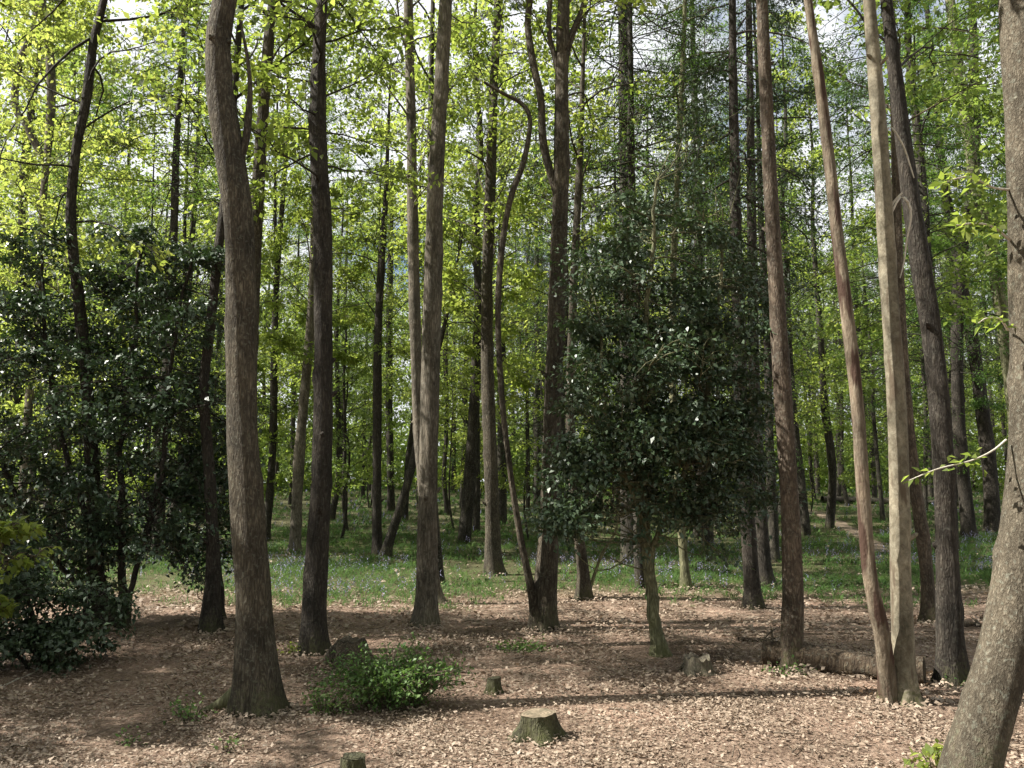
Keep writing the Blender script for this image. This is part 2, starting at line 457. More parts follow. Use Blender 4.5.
def build_bluebells():
    g = Geo(); fl = Geo()
    for (y0, y1, dens, nb, L, W) in ((11.3, 17, 105, 7, 0.17, 0.013), (17, 26, 52, 7, 0.19, 0.019), (26, 42, 13, 7, 0.22, 0.035), (42, 75, 4, 7, 0.3, 0.08)):
        hw = 0.66 * y1 + 1
        n = int((y1 - y0) * 2 * hw * dens)
        x = rng.uniform(-hw, hw, n); y = rng.uniform(y0, y1, n)
        k = (np.abs(x) < 0.66 * y + 1) & (y > edge_y(x) - 0.9 + rng.exponential(1.3, n)) & ~near_path(x, y, 0.38)
        cl = np.sin(1.1 * x + 1.3 * np.sin(0.7 * y)) * np.sin(0.9 * y + 1.2 * np.sin(0.8 * x))
        k &= rng.uniform(size=n) < 0.62 + 0.6 * cl
        x, y, cl = x[k], y[k], cl[k]; n = len(x)
        X = np.repeat(x, nb) + rng.normal(0, 0.03, n * nb); Y = np.repeat(y, nb) + rng.normal(0, 0.03, n * nb)
        a = rng.uniform(0, TAU, n * nb); e = rng.uniform(0.35, 1.2, n * nb)
        d = np.column_stack([np.cos(a) * np.cos(e), np.sin(a) * np.cos(e), np.sin(e)])
        nn = np.column_stack([-np.cos(a) * np.sin(e), -np.sin(a) * np.sin(e), np.cos(e)])
        l = L * rng.uniform(0.55, 1.2, n * nb)
        leaves(g, np.column_stack([X, Y, H(X, Y)]), d, nn, l, w=W / L, fold=0.02, droop=0.42)
        # flowers
        bf = np.sin(0.55 * x + 0.9) * np.sin(0.43 * y + 0.4 * x) + 0.25 * cl
        k = rng.uniform(size=n) < np.clip(0.06 + 0.16 * bf, 0.012, 0.22)
        xf, yf = x[k], y[k]; m = len(xf)
        if m:
            nf = 7
            zf = np.tile(np.linspace(0.15, 0.27, nf), m)
            XF = np.repeat(xf, nf) + rng.normal(0, 0.018, m * nf) + 0.12 * (zf - 0.2); YF = np.repeat(yf, nf) + rng.normal(0, 0.018, m * nf)
            dd = np.column_stack([rng.normal(0.4, 0.4, m * nf), rng.normal(0, 0.4, m * nf), -np.ones(m * nf)])
            sc = 0.022 if y0 < 20 else (0.036 if y0 < 30 else 0.07)
            leaves(fl, np.column_stack([XF, YF, H(XF, YF) + zf]), dd, rnd_unit(m * nf), sc * rng.uniform(0.8, 1.3, m * nf), w=0.75, fold=0.2)
    tag(g.obj('bluebell_leaves', M['blade']), 'green strap leaves carpeting the wood behind the brown clearing', 'ground cover', kind='stuff')
    tag(fl.obj('bluebell_flowers', M['bell']), 'pale violet bluebell flowers scattered over the green carpet', 'bluebells', kind='stuff')


build_bluebells()

# ------------------------------------------------------------------ tree machinery
def trunk_rfun(pts, rad, seed, flare=0.7, lobes=5, amp=0.05, fh=0.18):
    r = np.random.default_rng(seed)
    z = pts[:, 2] - pts[0, 2] - 0.12
    ph = r.uniform(0, TAU, 8)
    kn = [(r.uniform(0.4, 7), r.uniform(0, TAU), r.uniform(0.08, 0.24)) for _ in range(12)]

    def fun(th):
        zz = z[:, None]; t = th[None, :]
        m = 1 + amp * np.sin(3 * t + 1.1 * zz + ph[0]) + amp * 0.7 * np.sin(2 * t - 1.7 * zz + ph[1]) + amp * 0.5 * np.sin(5 * t + 2.3 * zz + ph[2]) \
            + amp * 0.4 * np.sin(7 * t + 5 * np.sin(zz * 1.3) + ph[3]) + amp * 0.5 * np.sin(4.1 * zz + ph[4]) + amp * 0.3 * np.sin(9 * zz + t + ph[6])
        lob = 0.5 + 0.32 * np.cos(lobes * t + ph[5] + 0.8 * np.sin(t + ph[6])) + 0.18 * np.cos(3 * t + ph[7])
        m = m + flare * np.exp(-np.maximum(zz, -0.1) / fh) * (0.25 + 1.25 * lob ** 2)
        for kz, kt, ka in kn:
            dt = np.angle(np.exp(1j * (t - kt)))
            m = m + ka * np.exp(-((zz - kz) / 0.07) ** 2 - (dt / 0.45) ** 2)
        return m
    return fun


def branch_system(wood, leafg, axis, z0, z1, nb, Lmax, seed, leaf=0.085, per=26, elev=(18, 58), droop=0.22, prof=None,
                  r0=0.02, ntw=9, spread=0.135, flat=0.7, twig_len=0.4, leafw=0.6, az=None, up=0.0, bare=0.0, leaf_from=0.3):
    """axis: function z -> (point, radius). Adds limbs to wood and leaves to leafg (local coordinates)."""
    r = np.random.default_rng(seed)
    P, D, NN, LL = [], [], [], []
    ga = r.uniform(0, TAU)
    for b in range(nb):
        u = (b + r.uniform(0.1, 0.9)) / nb
        z = z0 + (z1 - z0) * u
        c, tr = axis(z)
        ga += 2.4 + r.normal(0, 0.4)
        a = ga if az is None else R(r.uniform(*az))
        L = Lmax * (prof(u) if prof else (0.55 + 0.9 * u * (1 - u) * 2) * (1.05 - 0.45 * u)) * r.uniform(0.65, 1.2)
        e = R(r.uniform(*elev))
        n = 8
        pts = [c.copy()]; aa = a; ee = e
        st = L / (n - 1)
        for k in range(n - 1):
            aa += r.normal(0, 0.24); ee += r.normal(0, 0.17) - droop * 0.16 + up
            pts.append(pts[-1] + st * np.array([math.cos(aa) * math.cos(ee), math.sin(aa) * math.cos(ee), math.sin(ee)]))
        pts = np.array(pts)
        rb = min(r0 * (L / Lmax) ** 0.8, tr * 0.6); per_ = per * 0.9 if leaf < 0.1 and leafw > 0.4 else per
        tube(wood, pts, np.linspace(rb, 0.004, n) , 5)
        cum = np.linspace(0, 1, n)
        isbare = r.uniform() < bare
        for j in range(ntw):
            t = leaf_from + (1 - leaf_from) * (j + r.uniform(0, 1)) / ntw
            q = np.array([np.interp(t, cum, pts[:, i]) for i in range(3)])
            dm = norm(pts[min(int(t * (n - 1)) + 1, n - 1)] - pts[max(int(t * (n - 1)) - 1, 0)])
            side = norm(np.cross(dm, [0, 0, 1.0])) * (1 if (j % 2) else -1)
            dv = norm(dm * r.uniform(0.5, 1.0) + side * r.uniform(0.5, 1.1) + np.array([0, 0, r.normal(0.05, 0.3)]))
            tl = twig_len * L * (1.1 - 0.6 * t) * r.uniform(0.6, 1.3)
            tp = np.array([q, q + dv * tl * 0.5 + [0, 0, 0.02], q + dv * tl + np.array([0, 0, -0.1 * droop * tl])])
            tube(wood, tp, [max(rb * 0.3 * (1 - 0.6 * t), 0.005), 0.005, 0.002], 4)
            if isbare and r.uniform() < 0.85: continue
            m = max(2, int(per_ * min(3.4, r.lognormal(-0.25, 0.85))))
            s = (1.08 - 0.9 * r.uniform(0, 1, m) ** 1.6)[:, None]
            off = r.normal(size=(m, 3)) * spread * min(1.0, 0.35 + tl) * np.array([1, 1, flat])
            p = tp[0] + (tp[2] - tp[0]) * s + off
            P.append(p); tx, ty = r.normal(0, 0.5, 2)
            D.append(dv[None] * 0.6 + r.normal(size=(m, 3)) * 0.7 + np.array([0, 0, -0.25]))
            NN.append(np.column_stack([tx + r.normal(0, 0.32, m), ty + r.normal(0, 0.32, m), np.ones(m)]))
            LL.append(leaf * r.uniform(0.6, 1.3, m))
    if P:
        leaves(leafg, np.concatenate(P), np.concatenate(D), np.concatenate(NN), np.concatenate(LL), w=leafw)


def axis_fn(pts, rad):
    z = pts[:, 2]

    def fn(zz):
        zz = min(max(zz, z[0]), z[-1])
        return np.array([np.interp(zz, z, pts[:, 0]), np.interp(zz, z, pts[:, 1]), zz]), float(np.interp(zz, z, rad))
    return fn


def px_path(base, ctrl, bow=0.0):
    """control points of the picture turned into points at the tree's own distance; rows x,y,z,r local to the base"""
    Y = base[1]; rows = []
    for k, (px, py, w) in enumerate(ctrl):
        p = at(px, py, Y + bow * k)
        dep = (p - CAM)[1] * CP + (p - CAM)[2] * SP
        rows.append([*(p - base), 0.5 * 0.89 * w * dep / F])
    return rows


TREES = {}


def hero(key, name, label, ctrl, mat, cat='tree', top=16.0, flare=0.55, lobes=5, sides=22, amp=0.05, group=None, limbs=(), crown=None,
         crown_mat='spring', lean_top=None, fh=0.16, bow=0.0, extra_trunks=(), crowns=(), sink=0.14):
    """ctrl[0] is where the trunk meets the ground in the photo: (px, py, width)"""
    base = ground(ctrl[0][0], ctrl[0][1])
    root = thing(name, label, cat, base, group)

    def stem(c, pname, material, fl, do_top):
        rows = px_path(base, c, bow)
        first = list(rows[0]); first[2] -= sink
        rows = [first] + rows[1:] if do_top is not None else rows
        if do_top:
            a, b = np.array(rows[-2]), np.array(rows[-1]); dr = (b - a)[:3]; dr = dr / max(dr[2], 0.2)
            z = b[2]; k = 0; q = b.copy()
            while q[2] < do_top - 0.5:
                h = min(2.0, do_top - q[2]); s = 0.8 ** (k + 1)
                q = q + np.array([dr[0] * h * s, dr[1] * h * s + random.uniform(-.05, .05), h, 0]); q[3] = max(0.012, b[3] * (1 - (q[2] - z) / (do_top - z + 0.5)))
                rows.append(list(q)); k += 1
        P = spline(rows, 0.07)
        if pname == 'second':
            sh = 0.13 * np.clip(P[:, 2] / 0.7, 0, 1); P[:, :3] -= (P[:, :3] + base - CAM) * (sh / base[1])[:, None]
        pts, rad = P[:, :3], np.maximum(P[:, 3], 0.006)
        g = Geo()
        tube(g, pts, rad, sides, trunk_rfun(pts, rad, hash(key + pname) % 9999 if False else (sum(map(ord, key + pname)) * 37 + len(c)), fl, lobes, amp, fh))
        return g, pts, rad

    g, pts, rad = stem(ctrl, 'trunk', mat, flare, top)
    ax = axis_fn(pts, rad)
    leafg = Geo()
    for cr in crowns:
        kw = dict(cr); kw.setdefault('seed', sum(map(ord, key)) + len(leafg.v))
        branch_system(g, leafg, ax, **kw)
    rs = np.random.default_rng(sum(map(ord, key)) + 3)
    for _ in range(0 if key == 'H12' else (5 if base[1] < 13 else 4)):
        zz = rs.uniform(0.6, 7.5); c0, r0_ = ax(zz); a = rs.uniform(0, TAU); l = rs.uniform(0.015, 0.07) + r0_ * 1.02; rk = min(r0_ * 0.3, 0.026)
        d = np.array([math.cos(a), math.sin(a), rs.uniform(0.1, 0.9)])
        tube(g, np.array([c0 + d * r0_ * 0.5, c0 + d * (r0_ + 0.01), c0 + d * l * 0.9, c0 + d * l]), [rk * 1.3, rk, rk * 0.7, 0.004], 7)
    g.obj('trunk', M[mat], root)
    for (c, m2, tp) in extra_trunks:
        g2, p2, r2 = stem(c, 'second', m2, flare * 0.6, tp)
        if tp:
            branch_system(g2, leafg, axis_fn(p2, r2), z0=min(6.5, tp * 0.5), z1=tp - 0.3, nb=16, Lmax=2.4, seed=len(c) + 5, per=16)
        g2.obj('trunk', M[m2], root)
    for (pname, c, m2) in limbs:
        rows = px_path(base, c)
        P = spline(rows, 0.05)
        g2 = Geo(); tube(g2, P[:, :3], np.maximum(P[:, 3], 0.004), 10, trunk_rfun(P[:, :3], P[:, 3], 11 + len(c), 0.0, 3, 0.06))
        g2.obj(pname, M[m2], root)
    if leafg.n:
        leafg.obj('crown', M[crown_mat], root)
    TREES[key] = (root, base)
    return root


HI = dict(z0=6.5, z1=15.5, nb=24, Lmax=2.6, per=16)                       # an ordinary high crown
HILO = dict(z0=7.5, z1=17, nb=20, Lmax=2.4, per=12)

# ---- the trees standing in and round the clearing
hero('H1', 'broadleaf_tree', 'stout grey-brown trunk with a sinuous bend, mossy root spreading beside a green bush',
     [(262, 712, 52), (258, 675, 46), (254, 600, 41), (248, 520, 38), (243, 440, 35), (241, 350, 33), (240, 260, 31), (235, 195, 33), (226, 135, 31), (219, 80, 28), (219, 35, 28), (226, -5, 27)],
     'bark_grey', top=15, flare=0.5, lobes=4, crowns=[dict(z0=6.2, z1=15, nb=20, Lmax=3.0, per=14)],
     limbs=[('root', [(255, 676, 34), (243, 690, 27), (229, 700, 18), (214, 707, 10), (200, 712, 4)], 'bark_moss'),
           ('limb', [(240, 160, 9), (246, 138, 8), (249, 110, 7), (250, 85, 5), (247, 55, 4), (240, 20, 3)], 'bark_grey')])
hero('T1', 'broadleaf_tree', 'grey trunk hidden behind the sinuous trunk, coming out beside its upper bend',
     [(252, 640, 20), (250, 560, 16), (249, 450, 15), (252, 330, 14), (256, 230, 14), (262, 130, 13), (270, 30, 12), (274, -5, 11)],
     'bark_grey', top=15, crowns=[dict(z0=5.0, z1=14, nb=30, Lmax=2.2, per=15)], sides=14)
hero('H2', 'broadleaf_tree', 'straight dark trunk with leafy sprays, rising beside the gnarled round stump',
     [(312, 653, 32), (314, 620, 27), (318, 550, 24), (322, 460, 22), (323, 330, 21), (322, 220, 20), (318, 140, 19), (319, 70, 16), (321, 20, 14)],
     'bark_dark', top=14, crowns=[dict(z0=4.4, z1=12.5, nb=36, Lmax=1.9, per=18, elev=(-5, 40))])
hero('H3', 'broadleaf_tree', 'straight grey trunk lit along one edge, tight in front of a thinner twin-like trunk',
     [(425, 626, 27), (427, 590, 24), (428, 500, 22), (430, 400, 21), (432, 300, 20), (436, 180, 18), (441, 90, 16), (446, 0, 14)],
     'bark_ash', top=17, crowns=[HILO], sides=18)
hero('H3b', 'broadleaf_tree', 'thinner trunk emerging behind the straight grey lit trunk and parting from it higher up',
     [(437, 604, 22), (432, 570, 15), (425, 500, 14), (419, 420, 14), (415, 330, 13), (413, 220, 12), (411, 110, 11), (408, 0, 10)],
     'bark_ash', top=18, crowns=[dict(z0=5.5, z1=17, nb=36, Lmax=2.2, per=20)], sides=16)
hero('H3c', 'broadleaf_tree', 'very thin pole-like trunk rising close behind the straight grey lit trunk',
     [(441, 585, 10), (432, 480, 8), (428, 380, 7), (429, 240, 7), (431, 100, 6), (433, 0, 5)],
     'bark_far', top=17, crowns=[dict(z0=6, z1=16, nb=30, Lmax=2.0, per=18)], sides=10)
hero('H4', 'oak_tree', 'dark oak with a reddish base, forking limbs and a slim second stem leaning away',
     [(543, 629, 34), (545, 600, 28), (549, 540, 22), (551, 450, 21), (555, 340, 20), (559, 240, 18), (562, 160, 17), (562, 90, 16), (563, 30, 14), (564, -5, 13)],
     'bark_oak', top=15, flare=0.45, crowns=[dict(z0=6.0, z1=14.5, nb=24, Lmax=2.6, per=16)],
     extra_trunks=[([(536, 612, 11), (527, 570, 8), (519, 530, 7), (510, 470, 6.5), (502, 400, 6.5), (498, 320, 6.5), (501, 260, 6.5), (509, 205, 6.5), (524, 160, 6), (530, 120, 5), (521, 103, 5), (504, 94, 4), (484, 82, 3)], 'bark_oak', None)],
     limbs=[('limb', [(557, 196, 9), (548, 165, 9), (543, 140, 9), (541, 100, 8), (533, 61, 8), (528, 25, 7), (531, -8, 7)], 'bark_oak'),
            ('limb', [(560, 78, 8), (555, 58, 7), (549, 30, 6), (551, -8, 6)], 'bark_oak'),
            ('limb', [(562, 82, 9), (567, 52, 8), (574, 30, 7), (582, 12, 7), (587, -8, 6)], 'bark_oak')])
hero('H5', 'broadleaf_tree', 'tall straight brown trunk on the green carpet just past the clearing edge',
     [(494, 575, 22), (493, 550, 18), (491, 480, 16), (488, 380, 14), (487, 290, 13), (490, 190, 12), (494, 90, 10), (498, 0, 8)],
     'bark_grey', top=18, crowns=[dict(z0=3.8, z1=17, nb=54, Lmax=2.5, per=36, leaf=0.095)], sides=16)
hero('H7', 'pine_tree', 'tall slender pinkish-brown trunk standing in front of the fallen log',
     [(790, 668, 29), (792, 640, 25), (793, 590, 23), (790, 500, 20), (784, 410, 19), (778, 310, 18), (771, 200, 16), (766, 100, 14), (762, 0, 12)],
     'bark_pink', top=16, crown_mat='larch', flare=0.3, crowns=[dict(z0=8, z1=15.5, nb=26, Lmax=2.0, per=30, leaf=0.06, leafw=0.3, elev=(-5, 25))])
hero('H8', 'twin_stemmed_tree', 'two pale smooth stems from one mossy rooted base, one stem streaked with peeling bark',
     [(905, 702, 30), (904, 670, 25), (902, 620, 23), (900, 560, 22), (899, 480, 21), (896, 390, 20), (890, 300, 19), (884, 200, 18), (877, 100, 16), (869, 0, 13)],
     'bark_pale', top=15, amp=0.025, flare=0.55, fh=0.1, crown_mat='beech', crowns=[dict(z0=6.5, z1=14.5, nb=20, Lmax=2.2, per=22)],
     extra_trunks=[([(888, 704, 22), (887, 680, 19), (881, 630, 17), (869, 570, 15), (863, 490, 14), (857, 400, 14), (848, 320, 14), (838, 240, 13), (828, 150, 12), (818, 70, 11), (808, 0, 9)], 'bark_peel', 14)],
     limbs=[('root', [(908, 696, 18), (920, 703, 13), (932, 711, 9), (947, 719, 4)], 'bark_moss'), ('root', [(898, 694, 17), (894, 706, 13), (893, 714, 7), (892, 719, 3)], 'bark_moss'), ('root', [(888, 692, 15), (880, 702, 11), (874, 708, 7), (868, 712, 3)], 'bark_moss'), ('root', [(905, 694, 16), (910, 707, 11), (914, 716, 4)], 'bark_moss'),
            ('dead_branch', [(886, 130, 2.6), (892, 128, 2.4), (903, 145, 2.1), (911, 168, 1.6), (914, 178, 1.2)], 'dead'),
            ('dead_branch', [(892, 212, 2.6), (900, 197, 2.8), (908, 202, 3), (911, 216, 2.8), (907, 238, 2.2), (904, 262, 1.8), (900, 278, 1.2)], 'dead'),
            ('dead_branch', [(888, 215, 3), (893, 203, 2.5), (902, 193, 2)], 'dead')])
hero('H10', 'broadleaf_tree', 'reddish slanting trunk half hidden behind the pale twin stems',
     [(931, 622, 18), (929, 600, 15), (924, 550, 14), (914, 480, 14), (906, 410, 13), (901, 330, 12), (897, 200, 10), (893, 60, 8)],
     'bark_pink', top=15, crown_mat='beech', crowns=[dict(z0=6, z1=14, nb=20, Lmax=2.0, per=20)], sides=14)
hero('H11', 'broadleaf_tree', 'dark rough trunk leaning gently at the end of the fallen log',
     [(950, 684, 33), (950, 650, 28), (947, 570, 25), (944, 480, 23), (939, 400, 22), (931, 325, 21), (919, 250, 20), (907, 170, 18), (897, 90, 16), (886, 0, 13)],
     'bark_dark', top=15, crown_mat='beech', crowns=[dict(z0=5, z1=14.5, nb=30, Lmax=2.6, per=26, leaf=0.075)])
hero('H12', 'broadleaf_tree', 'big close trunk leaning out of frame, speckled with lichen, green sprout at its foot',
     [(968, 790, 64), (973, 765, 60), (990, 705, 57), (1006, 650, 56), (1016, 600, 55), (1026, 540, 54), (1034, 460, 54), (1037, 380, 54), (1036, 280, 54), (1032, 150, 55), (1028, 40, 55), (1025, -30, 54)],
     'bark_big', top=14, flare=0.2, sides=28, amp=0.03, crown_mat='beech', crowns=[dict(z0=5.0, z1=13, nb=26, Lmax=3.0, per=26)])
def leaf_sprig(key, ctrl, n, seed, leaf=0.06, mat='spring'):
    root, base = TREES[key]; r = np.random.default_rng(seed)
    P = spline(px_path(base, ctrl), 0.03)
    P[:, 1] -= np.linspace(0, 0.35, len(P))
    g = Geo(); tube(g, P[:, :3], np.maximum(P[:, 3], 0.0015), 6); g.obj('twig', M['dead'], root)
    i = (len(P) - 1) * (1 - 0.75 * r.uniform(0, 1, n) ** 1.5); q = P[i.astype(int), :3] + r.normal(size=(n, 3)) * 0.03
    lg = Geo(); leaves(lg, q, r.normal(size=(n, 3)) + [-0.8, 0, -0.3], np.column_stack([r.normal(0, 0.5, n), r.normal(0, 0.5, n), np.ones(n)]), leaf * r.uniform(0.6, 1.2, n))
    lg.obj('foliage', M[mat], root)


leaf_sprig('H12', [(1006, 440, 3), (985, 452, 2.2), (955, 462, 1.8), (915, 470, 1.5), (880, 481, 1)], 26, 61)
leaf_sprig('H12', [(1010, 190, 3), (985, 192, 2.4), (955, 188, 2), (930, 196, 1.5), (912, 205, 1)], 60, 62)
leaf_sprig('H12', [(1010, 240, 3), (980, 232, 2.4), (950, 236, 2), (925, 244, 1.5)], 46, 63)
leaf_sprig('H12', [(1008, 330, 3), (990, 322, 2), (965, 326, 1.5), (945, 335, 1)], 30, 64)
# mid-distance trees
hero('L1', 'broadleaf_tree', 'dark trunk rising through the holly thicket on the shaded side',
     [(97, 626, 24), (96, 590, 19), (94, 500, 16), (88, 400, 13), (79, 305, 12), (71, 223, 11), (76, 152, 10), (86, 102, 10), (94, 41, 9), (104, 0, 8)],
     'bark_dark', top=16, crowns=[dict(z0=4.0, z1=15, nb=34, Lmax=2.6, per=17, elev=(-10, 35))])
hero('L2', 'broadleaf_tree', 'short dark trunk base showing below holly leaves beside the sinuous trunk',
     [(209, 632, 24), (211, 610, 20), (213, 560, 15), (209, 470, 12), (204, 390, 11), (211, 320, 11), (218, 254, 10), (226, 190, 9), (232, 120, 8), (240, 20, 7)],
     'bark_dark', top=14, crowns=[dict(z0=4.5, z1=13, nb=24, Lmax=2.0, per=15)], sides=14)
hero('L3', 'broadleaf_tree', 'slim grey forked tree with bright low leaf sprays at the picture edge',
     [(18, 560, 14), (22, 500, 9), (30, 390, 8), (38, 305, 7), (43, 203, 7), (50, 120, 9), (50, 60, 9), (41, 0, 9)],
     'bark_ash', top=14, crowns=[dict(z0=3.6, z1=13, nb=54, Lmax=2.6, per=46, elev=(-15, 35))], sides=12,
     limbs=[('limb', [(46, 165, 7), (26, 125, 8), (15, 105, 8), (20, 62, 8), (36, 25, 8), (38, -8, 8)], 'bark_ash')])
hero('M1', 'broadleaf_tree', 'slender trunk with lit edge, behind the straight dark trunk',
     [(295, 552, 14), (296, 520, 12), (299, 460, 12), (305, 390, 11), (311, 320, 10), (314, 240, 9), (316, 120, 7), (318, 20, 5)],
     'bark_ash', top=17, crowns=[dict(z0=3.8, z1=16, nb=50, Lmax=2.6, per=44, leaf=0.1)], sides=12)
hero('M2', 'broadleaf_tree', 'slanting trunk propped diagonally beside a dark upright trunk among the bluebells',
     [(383, 558, 14), (390, 538, 11), (400, 508, 10), (410, 475, 9), (417, 445, 9), (424, 410, 8), (436, 360, 6), (450, 300, 4)],
     'bark_far', top=8, crowns=[dict(z0=4, z1=7.5, nb=14, Lmax=1.8, per=18, leaf=0.1)], sides=12)
hero('M3', 'broadleaf_tree', 'dark upright trunk with branching head at the foot of the slanting trunk',
     [(377, 556, 12), (377, 500, 10), (377, 420, 10), (378, 340, 9), (381, 270, 8), (385, 210, 6), (388, 140, 4)],
     'bark_dark', top=12, crowns=[dict(z0=5, z1=11.5, nb=26, Lmax=3.0, per=12, leaf=0.1, elev=(35, 65), bare=0.5)], sides=12)
hero('M4', 'broadleaf_tree', 'slim dark trunk growing between the slanting trunk and the straight grey one',
     [(391, 512, 9), (390, 450, 8), (389, 380, 8), (390, 280, 7), (392, 160, 5)],
     'bark_far', top=16, crowns=[dict(z0=5, z1=15, nb=30, Lmax=2.4, per=18, leaf=0.12)], sides=10)
hero('M5', 'broadleaf_tree', 'short leaning trunk entering the foot of the holly, beside a thin stem',
     [(586, 599, 17), (584, 575, 14), (580, 545, 13), (576, 510, 12), (572, 460, 11), (570, 400, 10), (573, 300, 9), (578, 200, 8)],
     'bark_grey', top=11, crowns=[dict(z0=5, z1=10.5, nb=20, Lmax=1.6, per=14)], sides=14,
     limbs=[('stem', [(588, 596, 4), (596, 570, 3.5), (603, 552, 3), (616, 530, 2.5), (620, 500, 2)], 'bark_moss')])
hero('M6', 'broadleaf_tree', 'slim pale trunk standing at the carpet edge under the holly',
     [(687, 589, 13), (685, 570, 10), (682, 535, 9), (677, 490, 8), (674, 430, 8), (672, 330, 8), (676, 200, 7), (682, 80, 6)],
     'bark_moss', top=13, crown_mat='larch', crowns=[dict(z0=5, z1=12, nb=30, Lmax=1.8, per=20, leaf=0.06, leafw=0.3, elev=(-20, 20))], sides=12)
hero('M7', 'broadleaf_tree', 'dark trunk under the darkest edge of the holly, nearer of a close pair',
     [(754, 608, 22), (752, 585, 18), (749, 540, 17), (745, 480, 16), (741, 400, 15), (738, 300, 14), (735, 200, 12), (733, 60, 9)],
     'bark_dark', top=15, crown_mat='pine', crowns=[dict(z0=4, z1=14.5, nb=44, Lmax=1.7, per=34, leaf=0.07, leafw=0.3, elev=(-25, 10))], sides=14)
hero('M8', 'broadleaf_tree', 'dark trunk just behind its nearer neighbour under the holly edge',
     [(767, 586, 18), (764, 560, 15), (760, 500, 14), (755, 400, 13), (752, 250, 11), (750, 90, 8)],
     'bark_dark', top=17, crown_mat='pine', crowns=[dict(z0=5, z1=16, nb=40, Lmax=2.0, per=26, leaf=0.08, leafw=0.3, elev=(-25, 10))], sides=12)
hero('R1', 'broadleaf_tree', 'dark curved trunk past the dark rough one, growing from the green carpet',
     [(969, 538, 18), (967, 510, 15), (961, 450, 14), (957, 380, 13), (958, 305, 13), (963, 244, 13), (973, 180, 12), (975, 110, 11), (973, 30, 9)],
     'bark_dark', top=18, crown_mat='larch', crowns=[dict(z0=4, z1=17, nb=46, Lmax=3.0, per=46, leaf=0.09, leafw=0.35, elev=(-15, 25))], sides=12)
hero('R2', 'broadleaf_tree', 'second dark trunk beyond the leaning big one, next to the curved trunk',
     [(993, 533, 20), (992, 510, 17), (988, 450, 15), (978, 380, 14), (970, 330, 13), (955, 250, 11), (940, 150, 9), (930, 40, 7)],
     'bark_dark', top=18, crown_mat='larch', crowns=[dict(z0=6, z1=17, nb=40, Lmax=2.8, per=40, leaf=0.09, leafw=0.35, elev=(-15, 25))], sides=12)
hero('R3', 'broadleaf_tree', 'pale sunlit trunk slanting high up between the curved trunk and the big close one',
     [(1021, 540, 18), (1017, 460, 16), (1012, 390, 15), (1003, 320, 14), (990, 245, 14), (977, 190, 13), (966, 120, 12), (955, 40, 11), (950, 0, 10)],
     'bark_moss', top=18, crown_mat='larch', crowns=[dict(z0=6, z1=17, nb=40, Lmax=2.8, per=40, leaf=0.09, leafw=0.35, elev=(-15, 25))], sides=12)

# ------------------------------------------------------------------ holly
def holly(name, label, base_px, stems, seed, boughs, lumps=(), mat='holly', n_per=200, leaf=0.055, stem_mat='bark_dark', cr=(0.09, 0.36), cat='holly'):
    """stems: picture paths; boughs: one dict per stem for its boughs; lumps: (px, py, rx_px, ry_px, depth offset, count) of loose leaf clusters"""
    r = np.random.default_rng(seed)
    base = ground(*base_px)
    root = thing(name, label, cat, base)
    lg = Geo(); wg = Geo(); sp = []
    for k, (st, bo) in enumerate(zip(stems, boughs)):
        P = spline([[*row] for row in px_path(base, st)], 0.06); P[0, 2] -= 0.1
        if k: P[:, 1] += 0.25 * np.sin(k * 2.1) * np.linspace(0.1, 1, len(P))
        P[:, :2] += 0.03 * np.cumsum(r.normal(size=(len(P), 2)), 0) / 4
        tube(wg, P[:, :3], P[:, 3], 14, trunk_rfun(P[:, :3], P[:, 3], seed + k, 0.35, 4, 0.05, 0.12))
        sp.append(P)
        kw = dict(leaf=leaf, spread=0.1, flat=0.6, elev=(-25, 35), droop=0.35, r0=0.013, ntw=9, twig_len=0.42, leafw=0.6, leaf_from=0.15)
        kw.update(bo)
        branch_system(wg, lg, axis_fn(P[:, :3], P[:, 3]), seed=seed * 7 + k, **kw)
    sp = np.concatenate(sp)
    for (px, py, rx, ry, dy, cnt) in lumps:
        c = at(px, py, base[1] + dy) - base; k = base[1] / F
        ax = np.array([rx * k, 0.85 * rx * k, ry * k])
        for _ in range(cnt):
            q = c + rnd_unit(1, r)[0] * (r.uniform(0.1, 1.0) ** 0.5) * ax
            rad = r.uniform(*cr); m = int(n_per * (rad / 0.3) ** 2)
            d = rnd_unit(m, r)
            p = q + d * rad * r.uniform(0.1, 1.1, m)[:, None] * np.array([1.25, 1.25, 0.55])
            keep = p[:, 2] + base[2] > H(p[:, 0] + base[0], p[:, 1] + base[1]) + 0.05
            p = p[keep]; d = d[keep]; m = len(p)
            if not m: continue
            leaves(lg, p, d * 0.7 + r.normal(size=(m, 3)) * 0.7 + [0, 0, -0.2], d * 0.3 + r.normal(size=(m, 3)) * 0.6 + [0, 0, 0.8], leaf * r.uniform(0.55, 1.35, m), w=0.55, fold=0.16)
            dd = np.linalg.norm(sp[:, :3] - (q - [0, 0, 0.35]), axis=1); s0 = sp[int(np.argmin(dd)), :3]
            mid = (s0 + q) / 2 + np.array([0, 0, -0.05]) + r.normal(size=3) * 0.1
            tube(wg, spline(np.array([s0, mid, q]), 0.1), np.linspace(0.008, 0.002, len(spline(np.array([s0, mid, q]), 0.1))), 5)
    wg.obj('trunk', M[stem_mat], root)
    lg.obj('crown', M[mat], root)
    return root


